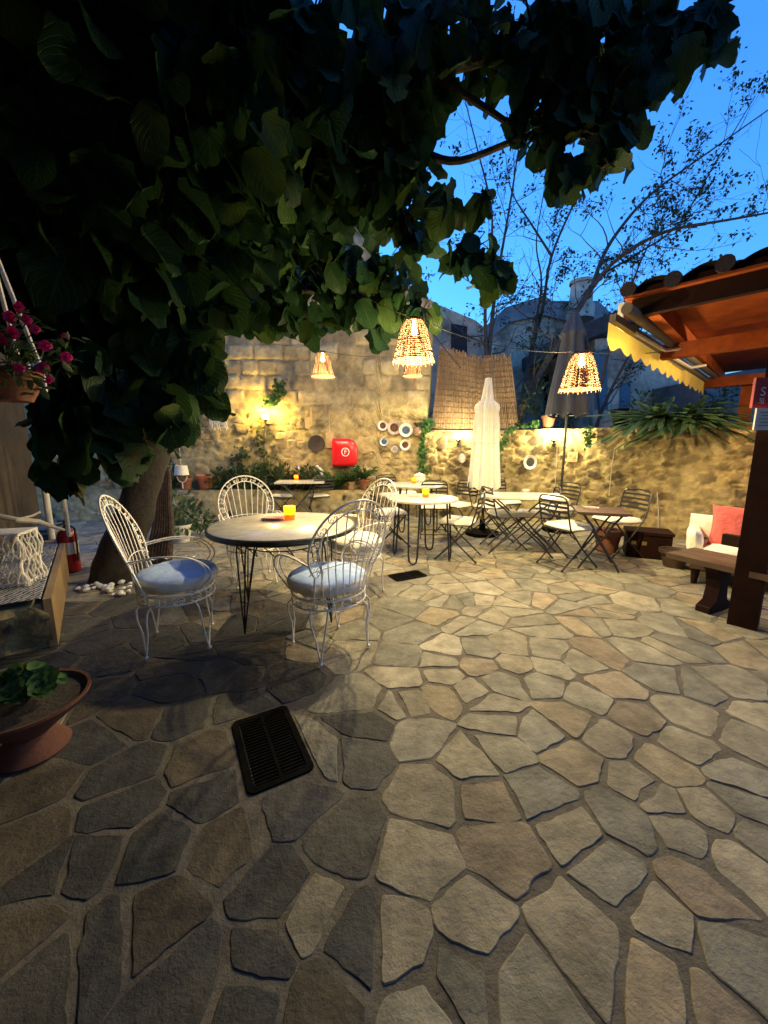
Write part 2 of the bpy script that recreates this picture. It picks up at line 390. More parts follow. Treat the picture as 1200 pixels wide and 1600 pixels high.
pv.build('stone_paving',M['pave'],smooth=False)['kind']='structure'
# drain grates
for (c,wx,wy,rz,lab) in gr:
    t=thing('drain_grate',lab,'drain grate',(c.x,c.y,.002),rz,'drain grates')
    fr=MB(); b=.02*min(1,wy/.4)+.008; r=.03
    def rr(hx,hy,r,n=5):
        o=[]
        for (sx,sy,a0) in((1,1,0),(-1,1,90),(-1,-1,180),(1,-1,270)):
            for k in range(n+1): a=R(a0+90*k/n); o.append((sx*(hx-r)+r*math.cos(a),sy*(hy-r)+r*math.sin(a)))
        return o
    A=rr(wx/2,wy/2,r); B=rr(wx/2-b,wy/2-b,r*.5); n=len(A)
    vs=[(x,y,-.02) for x,y in A]+[(x*.995,y*.995,.004) for x,y in A]+[(x,y,.004) for x,y in B]+[(x,y,-.02) for x,y in B]
    fs=[(k*n+i,k*n+(i+1)%n,(k+1)*n+(i+1)%n,(k+1)*n+i) for k in range(3) for i in range(n)]
    fr.add(vs,fs); fr.box((0,0,.002),(.014,wy-2*b,.006)); fr.build('frame',M['iron'],t)
    bars=MB(); hx=wx/2-b; k=int((wy-2*b)/.018)
    for i in range(k):
        y=-wy/2+b+(i+.5)*(wy-2*b)/k
        bars.box((-hx/2,y,-.003),(hx-.01,.0095,.012)); bars.box((hx/2,y,-.003),(hx-.01,.0095,.012))
    bars.build('bars',M['iron'],t,smooth=False)
    pit=MB(); pit.box((0,0,-.013),(wx-.01,wy-.01,.004)); pit.build('pit',M['dark'],t,smooth=False)
# ---------------------------------------------------------------- stone walls (real relief)
def vor(x,y,seed=0):
    d,p=noise.voronoi(V(x,y,seed),distance_metric='DISTANCE',exponent=2.5)
    q=p[0]; h=noise.cell(V(q[0]*7.3,q[1]*9.1,q[2]*5.7+3))
    return d[1]-d[0],h
def sm(a,b,x): t=max(0,min(1,(x-a)/(b-a))); return t*t*(3-2*t)
HON=[(.20,.145,.07),(.30,.225,.105),(.16,.12,.065),(.36,.28,.14),(.12,.09,.055),(.27,.20,.10)]
GRY=[(.45,.36,.19),(.40,.32,.18),(.48,.39,.22),(.33,.26,.15),(.43,.33,.17)]
def rubble(s,z,seed,plaster=.0,sc=5.0,cols=HON):
    wx=s+.03*noise.noise(V(s*5,z*5,seed)); wz=z+.03*noise.noise(V(s*5,z*5,seed+9))
    e,h=vor(wx*sc,wz*sc*1.45,seed*3.0); k=sm(.05,.17,e)
    pl=sm(-.1,.25,noise.noise(V(s*1.3,z*1.3,seed+4))+plaster)
    big=noise.noise(V(s*2.2,z*2.2,seed))*.02
    hh=(k*(.024+.016*h))*(1-pl*.6)+big*.6+.010*noise.noise(V(s*14,z*14,seed))-.02*sm(.25,.6,noise.noise(V(s*6,z*6,seed+20)))
    c=cols[int(abs(h)*997)%len(cols)]; mcol=(.46,.37,.17)
    mixk=(1-k)*.95+pl*.45; mixk=min(1,mixk); dk=1-.35*sm(.22,.5,noise.noise(V(s*6,z*6,seed+20)))
    return hh,tuple((c[i]*(1-mixk)+mcol[i]*mixk)*dk for i in range(3))
def ashlar(s,z,seed):
    ch=.27; r=int(math.floor(z/ch+.12*noise.noise(V(s*.5,0,seed)))); fz=(z/ch+.12*noise.noise(V(s*.5,0,seed)))-r
    lw=.38+.22*noise.cell(V(r*3.3,1,seed)); off=noise.cell(V(r*5.1,2,seed))*lw
    q=(s+off)/lw+.1*noise.noise(V(s*3,z*3,5)); c=int(math.floor(q)); fs=q-c
    e=min(fz,1-fz,(fs)*lw/ch,(1-fs)*lw/ch); k=sm(.01,.09,e)
    h=noise.cell(V(c*3.7,r*4.1,seed)); wear=fbm(V(s*3,z*3,seed))
    hh=k*(.018+.012*h)+.012*wear-.02*sm(.4,.7,noise.noise(V(s*4,z*4,seed+2)))
    col=GRY[int(abs(h)*991)%len(GRY)]; m=.72+.38*k*(.5+.5*h)+.3*wear+.15*noise.noise(V(s*.7,z*.9,8))
    return hh,tuple(x*m for x in col)
def wall(name,A,B,ztop,fn,step,thick,label,z0=-.05,right_edge=None,parent=None):
    A,B=V(*A),V(*B); d=(B-A); Ls=d.length; d.normalize(); nrm=V(d.y,-d.x,0)   # faces right of A->B
    if nrm.y>0: nrm=-nrm
    ns=int(Ls/step); mb=MB(); zs=[]; top=max(ztop(i*step) for i in range(ns+1)); nz=int((top-z0)/step)
    idx=[]
    hts={}
    for i in range(ns+1):
        s=i*Ls/ns; zt=ztop(s)
        for j in range(nz+1):
            z=z0+(zt-z0)*j/nz
            hh,c=fn(s,z); hts[(i,j)]=c
            if right_edge: ss=s+right_edge(z)*sm(Ls-1.2,Ls,s)
            else: ss=s
            p=A+d*ss+nrm*hh; mb.vc=mb.vc or {}; mb.vc[len(mb.v)]=c; mb.v.append((p.x,p.y,z))
    for i in range(ns):
        for j in range(nz):
            a=i*(nz+1)+j; mb.col=hts[(i,j)]; mb.face((a,a+nz+1,a+nz+2,a+1))
    # top, end and back
    nf=len(mb.v); 
    for i in range(ns+1):
        p=mb.v[i*(nz+1)+nz]; q=V(*p)-nrm*thick; mb.v.append((q.x,q.y,p[2]-.02+.03*noise.noise(V(q.x*4,q.y*4,1)))); 
    for i in range(ns): mb.col=hts[(i,nz)]; mb.face((i*(nz+1)+nz,(i+1)*(nz+1)+nz,nf+i+1,nf+i))
    nb=len(mb.v)
    for i in range(ns+1): q=V(*mb.v[nf+i]); mb.v.append((q.x,q.y,z0))
    mb.col=(.3,.26,.2)
    for i in range(ns): mb.face((nf+i,nf+i+1,nb+i+1,nb+i))
    for i in (0,ns):
        for j in range(nz):
            a=i*(nz+1)+j
            mb.face((a,a+1,nf+i if j==nz-1 else nb+i,nb+i)) if j==nz-1 else mb.face((a,a+1,nb+i))
    o=mb.build(name,M['wall'],parent)
    if not parent: tag(o,label,'wall')
    return o
TW_Y=7.6
def tall_top(s):   # x = -8+s
    x=-8+s; z=4.35+.12*noise.noise(V(x*1.5,0,0))+.05*noise.noise(V(x*7,0,3))
    z+= .9*sm(-1.2,-.6,x)*(1-sm(-.16,-.02,x))+.35*sm(-.65,-.5,x)*(1-sm(-.2,-.12,x))
    z-= .35*sm(0,.9,x)
    return z
def tall_fn(s,z):
    k=sm(1.9,2.35,z+.25*noise.noise(V(s*.8,0,2))); 
    a=ashlar(s,z,1) if k>0 else None; b=rubble(s,z,1,-.1,5.5,[(.38,.30,.16),(.32,.25,.13),(.42,.33,.18),(.26,.20,.11)]) if k<1 else None
    if a is None: return b
    if b is None: return a
    return a[0]*k+b[0]*(1-k),tuple(a[1][i]*k+b[1][i]*(1-k) for i in range(3))
wall('stone_wall',(-8,TW_Y,0),(.82,TW_Y,0),tall_top,tall_fn,.035,.5,'tall ashlar stone wall with a ruined top behind the planter',right_edge=lambda z:.0+.10*sm(1.7,4,z))
pts=[(.78,7.50),(3.0,7.02),(3.72,6.16),(4.74,5.41),(7.4,3.4)]
# low wall: one continuous run following its bends
def polyline(s,pts):
    for a,b in zip(pts,pts[1:]):
        l=math.hypot(b[0]-a[0],b[1]-a[1])
        if s<=l or b is pts[-1]: t=s/l; return V(a[0]+(b[0]-a[0])*t,a[1]+(b[1]-a[1])*t,0),V(b[0]-a[0],b[1]-a[1],0).normalized()
        s-=l
def smooth_pts(p,it=2):
    for _ in range(it):
        o=[p[0]]
        for a,b in zip(p,p[1:]): o+= [(a[0]*.75+b[0]*.25,a[1]*.75+b[1]*.25),(a[0]*.25+b[0]*.75,a[1]*.25+b[1]*.75)]
        p=o+[p[-1]]
    return p
LW=smooth_pts(pts); LWL=sum(math.hypot(b[0]-a[0],b[1]-a[1]) for a,b in zip(LW,LW[1:]))
lw=MB(); ns=int(LWL/.03); nz=56; cc={}
for i in range(ns+1):
    s=i*LWL/ns; p,d=polyline(s,LW); n_=V(d.y,-d.x,0); n_=-n_ if n_.y>0 else n_
    for j in range(nz+1+6):
        z=min(j,nz)*1.70/nz-.03; zt=z+(.02*noise.noise(V(s*2,5,0))*j/nz)
        hh,c=rubble(s,z,7,-.12,5.5)
        back=max(0,j-nz)*.06; rd=-.02*(sm(nz-3,nz,j))
        if j>nz: hh*=.3; zt+=.012*noise.noise(V(s*6,j,2))
        q=p+n_*(hh+rd-back); lw.vc=lw.vc or {}; lw.vc[len(lw.v)]=c; lw.v.append((q.x,q.y,zt)); cc[(i,j)]=c
nj=nz+7
for i in range(ns):
    for j in range(nj-1): a=i*nj+j; lw.col=cc[(i,j)]; lw.face((a,a+nj,a+nj+1,a+1))
nb=len(lw.v)
for i in range(ns+1): q=lw.v[i*nj+nj-1]; lw.v.append((q[0],q[1],-.05))
for i in range(ns): lw.face((i*nj+nj-1,(i+1)*nj+nj-1,nb+i+1,nb+i))
tag(lw.build('garden_wall',M['wall']),'low honey coloured rubble wall curving round the right side','wall')
def onlow(u,v,off=.05):      # place and outward direction on the low wall's face under a photo point
    d=ray(u,v); best=None
    for a,b in zip(LW,LW[1:]):
        ax,ay=a; bx,by=b; ex,ey=bx-ax,by-ay
        den=d.x*ey-d.y*ex
        if abs(den)<1e-6: continue
        t=(ax*ey-ay*ex)/den; u_=(ax*d.y-ay*d.x)/den if False else ((d.x*t-ax)*ex+(d.y*t-ay)*ey)/(ex*ex+ey*ey)
        if t>0 and -.01<=u_<=1.01:
            n_=V(ey,-ex,0).normalized(); n_=-n_ if n_.y>0 else n_
            return V(0,0,CAM_H)+d*t+n_*off,n_
    raise Exception('no wall')
# planter of low stone wall along the tall wall
pl=wall('planter_wall',(-6.5,7.1,0),(-.30,7.1,0),lambda s:.57,lambda s,z:rubble(s,z,12,.05,5.5,[(.36,.30,.2),(.40,.34,.23),(.30,.26,.18)]),.035,.3,'low stone planter wall below the tall wall')
so=MB(); so.box((-3.4,7.34,.26),(6.1,.46,.5)); so.build('planter_soil',M['earth'])['kind']='structure'
# ---------------------------------------------------------------- fig tree
def limb(mb,pts,r0,r1,n=8,wob=.03):
    P_=[V(*p) for p in pts]; out=[];rr=[]
    for i in range(len(P_)-1):
        a=P_[max(i-1,0)];b=P_[i];c=P_[i+1];d=P_[min(i+2,len(P_)-1)]
        for k in range(6):
            t=k/6; q=.5*((2*b)+(c-a)*t+(2*a-5*b+4*c-d)*t*t+(3*b-3*c+d-a)*t*t*t); out.append(q+V(*[wob*r0*8*noise.noise(q*3+V(j*7,0,0)) for j in range(3)]))
    out.append(P_[-1]); rr=[r0+(r1-r0)*(i/(len(out)-1))**.8 for i in range(len(out))]
    mb.tube(out,0,n,rr=rr); return out
fig=thing('fig_tree','large fig tree with a leaning trunk and a huge dark crown spreading over the courtyard','tree',(0,0,0))
tr=MB()
base=G(178,905)
pth=[base+V(.02,0,-.05),P(190,860,3.85),P(215,790,3.9),P(240,700,4.0),P(290,580,4.05),P(335,470,4.0),P(350,380,3.9)]
P_=[V(*p) for p in pth]; rads=[.25,.195,.17,.155,.13,.09,.05]
o2=[];r2=[]
for i in range(len(P_)-1):
    for k in range(8):
        t=k/8; o2.append(P_[i].lerp(P_[i+1],t)); r2.append(rads[i]*(1-t)+rads[i+1]*t)
o2.append(P_[-1]); r2.append(rads[-1]); b0=len(tr.v)
tr.tube(o2,0,20,rr=r2)
for i in range(b0,len(tr.v)):
    q=V(*tr.v[i]); w=.03*noise.noise(q*4)+.015*noise.noise(V(q.x*12,q.y*12,q.z*3)); a=V(q.x-base.x,q.y-base.y,0); tr.v[i]=tuple(q+V(w,w*.5,0))
tr.build('trunk',M['bark'],fig)
lm=MB(); limbpts=[]
for pts_,r0,r1 in [
 ([P(240,700,4),P(200,560,3.6),P(150,400,3.2),P(120,220,2.9),P(110,60,2.8)],.11,.04),
 ([P(335,470,4.0),P(430,330,3.8),P(540,210,3.5),P(680,120,3.3),P(860,60,3.15),P(1050,25,3.05)],.09,.02),
 ([P(430,330,3.8),P(560,330,3.9),P(660,290,3.7),P(740,370,3.5)],.05,.012),
 ([P(540,210,3.5),P(640,230,3.4),P(720,250,3.3),P(860,200,3.1),P(960,215,3.0)],.045,.01),
 ([P(350,380,3.9),P(345,250,3.6),P(380,100,3.3),P(430,-60,3.2)],.07,.03),
 ([P(680,120,3.3),P(790,190,3.2),P(880,250,3.1),P(900,300,3.1)],.03,.008),
 ([P(335,470,4.0),P(430,455,4.2),P(540,460,4.3),P(640,470,4.2)],.035,.01),
 ([P(200,560,3.6),P(150,640,3.2),P(120,720,2.95)],.03,.01)]:
    lm=MB(); limb(lm,pts_,r0,r1); lm.build('limb',M['bark'],fig)
rl=random.Random(11)
blobs=[(40,40,120,2.6),(180,60,130,2.7),(340,50,130,3),(480,60,120,3.2),(60,200,130,2.5),(220,210,130,2.8),(370,190,110,3),(490,170,100,3.3),(590,110,90,3.4),(40,350,100,2.7),(170,360,120,2.9),(300,350,100,3.2),(400,320,90,3.5),(60,480,70,3.0),(0,420,80,2.7),(-40,330,90,2.6),(150,500,100,3.1),(245,490,90,3.3),(320,440,60,3.4),(240,590,60,3.1),(310,540,45,3.2),(300,600,38,3.1),
 (130,640,60,2.7),(225,660,50,2.9),(110,720,55,2.6),(190,740,40,2.8),(265,700,40,2.8),(90,780,35,2.7),(170,600,60,3.0),
 (430,440,60,4.2),(500,430,70,4.3),(570,470,50,4.3),(620,450,45,4.2),(450,380,70,4.0),(660,485,26,4.1),(600,500,32,4.3),(480,490,40,4.4),(400,480,40,4.3),(560,420,45,4.3),
 (480,260,90,3.6),(570,220,80,3.6),(640,180,70,3.5),(635,270,60,3.5),(600,310,45,3.6),(525,330,60,3.8),(640,370,45,3.7),
 (640,50,90,3.4),(740,30,90,3.2),(700,330,38,3.3),(735,400,46,3.3),(775,430,34,3.3),(755,310,22,3.2),
 (830,40,90,3.1),(930,40,90,3),(1030,30,75,3),(1105,25,48,2.95),(1120,70,22,2.95),(880,120,75,3.1),(950,150,65,3.0),(1010,110,55,3),(970,215,45,3.0),(910,215,55,3.1),(850,190,45,3.1),(900,280,32,3.05),(800,110,45,3.15),(860,260,24,3.05),(940,262,20,3.0),(1050,75,40,3.0)]
crown=MB(); tw=crown
# unseen leaf masses added overhead and behind the viewer to cut sky light
over=[(V(x,y,z),r_) for x,y,z,r_ in [(-2.4,.9,2.9,.8),(-1.2,.7,3.3,.8),(-2.9,-.2,3.2,.9),(-1.5,-.5,3.5,.9),(-.2,.3,3.7,.8),(.2,-.9,3.8,.8),(-3.6,1.2,3.0,.9),(-2.2,-1.6,3.5,.9),(-.8,-1.6,3.8,.8),(-3.6,2.4,3.6,.9),(-2.4,2.4,4.2,.9),(-1.2,1.8,4.4,.9),(-.6,-.4,3.2,.8),(.6,.2,3.6,.7),(-.9,.35,2.9,.6),(-1.5,.9,2.85,.6),(.1,-.2,3.3,.7),(-1.9,.2,2.9,.7),(.2,1.5,4.5,.8),(1.3,1.3,4.4,.8),(1.4,.2,4.2,.9),(2.3,.9,4.5,.8),(1.3,-1,4.2,.9),(2.6,-.3,4.3,.9),(2.4,-1.6,4.2,.9)]]
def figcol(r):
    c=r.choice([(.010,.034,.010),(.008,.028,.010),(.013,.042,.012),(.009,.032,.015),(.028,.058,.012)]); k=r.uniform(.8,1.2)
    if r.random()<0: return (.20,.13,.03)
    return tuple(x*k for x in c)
random.seed(5)
for bi,(u,v,r,D) in enumerate(blobs+[(None,c_,r_,0) for c_,r_ in over]):
    if u is None: c=v; Rr=r; u=100; v=300; D=0
    else:
        if v>600 and u<300: v-=42; r*=.92
        if u>620: r*=.84
        c=P(u,v,D); Rr=r*D/F
    big=u<420 and v<820
    Lm=.31 if (u<360) else (.25 if u<620 else .20)
    if v>540 and u<340: Lm=.25
    n=int(3.3*math.pi*Rr*Rr/(Lm*Lm*.36))+3
    if u>620: n=int(n*.52)
    elif u>400: n=int(n*.5)
    for k in range(n):
        q=V(rl.gauss(0,1),rl.gauss(0,1),rl.gauss(0,1)); q=q.normalized()*(rl.random()**.45)*Rr
        p=c+V(q.x,q.y*.9,q.z)
        out=V(q.x,q.y,0)
        d=V(0,0,-1)*rl.uniform(.4,1.3)+out.normalized()*rl.uniform(.1,.9)+V(rl.gauss(0,.35),rl.gauss(0,.35),rl.gauss(0,.25))
        nn=V(rl.gauss(0,.5),rl.gauss(0,.5)-.55,rl.uniform(.2,1.1))
        L=Lm*rl.uniform(.65,1.25)
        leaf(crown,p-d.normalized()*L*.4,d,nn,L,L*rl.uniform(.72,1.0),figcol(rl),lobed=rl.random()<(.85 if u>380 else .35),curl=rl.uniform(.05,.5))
    crown.mi=1
    for k in range(9 if u>380 else 5):
        q=V(rl.gauss(0,1),rl.gauss(0,1),rl.gauss(0,1)).normalized()*Rr*rl.uniform(.7,1.0); tw.tube([c,c+q*.5+V(0,0,.08*Rr),c+q],0,5,rr=[.009,.006,.003],cap=False); crown.uv.extend([(.5,.5)]*(len(crown.v)-len(crown.uv)))
    crown.mi=0
crown.build('crown',None,fig,mats=[M['leaf'],M['bark']])
# ---------------------------------------------------------------- bare sparse trees behind the wall
def sparse(name,label,limbs,depth,seed,base_uv,leafn=1.0,group='sparse trees beyond the wall'):
    r=random.Random(seed); t=thing(name,label,'tree',(0,0,0),0,group)
    b=MB(); lv=MB(); c0=P(base_uv[0],base_uv[1],depth); first=V(c0.x,c0.y,-.1)
    def twig(p,d,L,rad,lev):
        pts=[p]; q=p.copy(); dd=d.copy(); n=6
        for i in range(n):
            dd=(dd+V(r.gauss(0,.16),r.gauss(0,.16),r.gauss(0,.12)+.03)).normalized(); q=q+dd*(L/n); pts.append(q.copy())
            if lev<2 and r.random()<.5: twig(q,(dd+V(r.gauss(0,.7),r.gauss(0,.7),r.gauss(0,.55))).normalized(),L*r.uniform(.4,.65),rad*.5,lev+1)
            if lev>=1 and i>=4 and r.random()<.19*leafn:
                for k in range(r.randint(7,14)):
                    o=V(r.gauss(0,.055),r.gauss(0,.055),r.gauss(-.03,.06)); L2=r.uniform(.05,.09)
                    leaf(lv,q+o,V(r.gauss(0,1),r.gauss(0,1),r.gauss(-.5,.7)),V(r.gauss(0,.6),r.gauss(0,.6),1),L2,L2*.6,(.03*r.uniform(.7,1.3),.055*r.uniform(.7,1.3),.028),simple=True)
        b.tube(pts,0,4,rr=[max(.0022,.7*rad*(1-.8*i/n)) for i in range(n+1)],cap=False)
    for li,(pix,r0,r1) in enumerate(limbs):
        pts=[P(u,v,depth+dd) for (u,v,dd) in pix]
        if li==0: pts=[first]+pts
        o=limb(b,pts,r0*.75,r1*.6,7,.01)
        for i in range(8 if li==0 else 3,len(o)-1):
            if r.random()<.6:
                d=(o[i+1]-o[i]).normalized(); k=i/len(o)
                twig(o[i],(d*.7+V(r.gauss(0,.6),r.gauss(0,.6),r.gauss(.1,.45))).normalized(),r.uniform(.5,1.3),r0*(1-k)*.3+.006,0 if r.random()<.6 else 1)
    b.build('trunk',M['barkb'],t); lv.build('crown',M['leaf'],t)
    return t
sparse('bare_tree','thin bare tree with upright twin stems behind the reed screen',[
 ([(757,640,0),(765,540,0),(772,470,.1),(783,400,.2),(800,300,.3),(812,220,.4)],.10,.02),
 ([(760,560,0),(758,480,0),(765,420,-.2),(768,330,-.4),(745,230,-.5),(725,150,-.5)],.06,.012)],8.6,21,(757,760),.7)
sparse('bare_tree','slender bare tree rising straight to the left of the grey parasol',[
 ([(815,640,0),(828,560,0),(848,480,0),(862,400,0),(900,310,.2),(935,230,.3)],.09,.02),
 ([(826,565,0),(838,500,-.2),(846,440,-.4),(838,380,-.5),(850,300,-.6)],.05,.012),
 ([(862,400,0),(830,350,.2),(800,300,.3),(790,240,.4)],.04,.01)],9.2,22,(812,760),.9)
sparse('bare_tree','leaning bare tree whose long limbs reach right over the pergola roof',[
 ([(812,655,0),(840,590,0),(885,515,0),(925,450,0),(965,405,-.2),(1040,362,-.5),(1130,345,-.8),(1215,330,-1)],.11,.02),
 ([(925,450,0),(950,385,.2),(1010,310,.3),(1090,250,.3),(1210,165,.2)],.06,.015),
 ([(885,515,0),(930,440,.4),(990,400,.6),(1060,350,.8),(1120,250,1),(1180,150,1)],.045,.012),
 ([(940,600,.3),(958,520,.3),(985,450,.3),(1005,400,.2),(1040,330,.1)],.05,.012)],7.8,23,(806,760),1.6)
sparse('bare_tree','crooked dead branch tree leaning left below the yellow awning',[
 ([(930,680,0),(950,620,0),(975,570,0),(1000,520,0),(1020,460,.2)],.07,.015),
 ([(938,655,0),(925,560,0),(905,500,.2),(880,470,.2)],.04,.012)],8.4,24,(925,760),.5)
# ---------------------------------------------------------------- buildings beyond the wall
def face_poly(mb,pix,Y,th=.3):
    p=[P(u,v,Y) for u,v in pix]; n=len(p)
    q=[V(x.x,x.y+th,x.z) for x in p]; mb.add(p+q,[tuple(range(n)),tuple(range(n,2*n))[::-1]]+[(i,n+i,n+(i+1)%n,(i+1)%n) for i in range(n)])
h1=thing('ruined_house','pale blue plastered house wall showing above the reed screen','house',(0,0,0))
m=MB(); face_poly(m,[(660,700),(660,470),(690,478),(742,500),(758,512),(760,700)],10.5,3); m.build('wall',M['plaster'],h1,smooth=False,fix=True)
m=MB(); face_poly(m,[(705,560),(705,505),(730,510),(730,565)],10.47,.1); m.build('window',M['dark'],h1,smooth=False,fix=True)
h2=thing('gabled_house','grey stone house with a gable and round chimney beyond the wall','house',(0,0,0))
m=MB(); face_poly(m,[(752,700),(752,520),(800,490),(860,470),(940,485),(945,700)],13,4); m.build('wall',M['plaster'],h2,smooth=False,fix=True)
rf=MB(); face_poly(rf,[(748,520),(790,480),(850,462),(862,470),(935,470),(965,500),(960,520),(900,505),(850,492),(800,502),(765,528)],12.9,4); rfo=rf.build('roof',mat('old_roof',(.22,.23,.23),.95,var=.4,vs=2,bump=.03,bs=8),h2,smooth=False,fix=True)
gb=MB(); face_poly(gb,[(792,482),(845,468),(867,473),(862,478),(905,500),(800,500)],12.6,.4)
g2=[]; 
ch=MB(); a=P(905,500,12.7); ch.lathe([(.42,0),(.40,.4),(.33,.5),(.31,1.0),(.36,1.02),(.36,1.1),(.26,1.12)],12,a); ch.build('chimney',M['plaster'],rfo)
for q in([(775,600),(775,560),(790,555),(790,600)],[(850,690),(850,585),(885,580),(888,690)],[(905,640),(905,560),(930,560),(930,640)]): m=MB(); face_poly(m,q,12.96,.1); m.build('window',M['dark'],h2,smooth=False,fix=True)
h3=thing('white_house','blue white plastered house with a small window under the yellow awning','house',(0,0,0))
m=MB(); face_poly(m,[(925,720),(930,530),(1010,520),(1115,560),(1115,720)],10.2,3); m.build('wall',M['plaster'],h3,smooth=False,fix=True)
bsh=mat('blue_shutter',(.06,.13,.17),.6)
for q in([(968,655),(970,600),(985,598),(985,655)],[(930,640),(928,548),(948,545),(950,640)]): m=MB(); face_poly(m,q,10.17,.1); m.build('window',bsh,h3,smooth=False,fix=True)
m=MB(); face_poly(m,[(880,545),(880,520),(1000,470),(1050,468),(1050,490),(1000,497)],10.1,3); m.build('roof',mat('dark_roof',(.05,.05,.055),.9,var=.4),h3,smooth=False,fix=True)
h4=thing('stone_outbuilding','dark low stone building behind the pergola post','house',(0,0,0))
m=MB(); face_poly(m,[(1105,720),(1105,590),(1260,560),(1260,720)],8.5,2); m.build('wall',mat('dim_stone',(.12,.12,.12),.95,var=.4,vs=3),h4,smooth=False,fix=True)
# rough ground beyond the wall is the same ground sheet; scrub in front of the ruins
def bush(name,label,u,v,rpx,D,n,col,L,cat='plant',group=None,stems=True,sq=(1,1,1),dr=0):
    r=random.Random(int(u*7+v)); c=P(u,v,D); Rr=rpx*D/F
    t=thing(name,label,cat,(0,0,0),0,group); mb=MB(); st=MB()
    for k in range(n):
        q=V(r.gauss(0,1),r.gauss(0,1),r.gauss(0,1)).normalized()*(r.random()**.5)*Rr; q=V(q.x*sq[0],q.y*sq[1],q.z*sq[2])
        d=q.normalized()+V(r.gauss(0,.5),r.gauss(0,.5),r.gauss(.2-dr,.5)); l=L*r.uniform(.6,1.3); kk=r.uniform(.7,1.3)
        leaf(mb,c+q,d,V(r.gauss(0,.5),-.5,1),l,l*.55,tuple(x*kk for x in col),simple=l<.09,nu=4)
        if k%6==0: st.tube([c+V(0,0,-Rr*sq[2]*.8),c+q*.5+V(0,0,-.1*Rr),c+q],.004,4,cap=False)
    mb.build('foliage',M['leaf'],t); st.build('stems',M['stem'],t); return t
for i,(u,v,r_,D,lab) in enumerate([(835,625,30,7.6,'dark scrub bush behind the wall between cream and grey parasols'),(885,640,26,8.0,'dark scrub bush low behind the grey parasol'),(1000,640,32,7.2,'dark green bush in a planter above the wall below the awning'),(1125,625,26,8.0,'dark bush against the pergola back post beyond the wall'),(700,640,20,8.2,'scrub bush behind the left end of the reed screen')]):
    bush('scrub_bush',lab,u,v,r_,D,170,(.04,.07,.03),.09,group='scrub bushes beyond the wall')
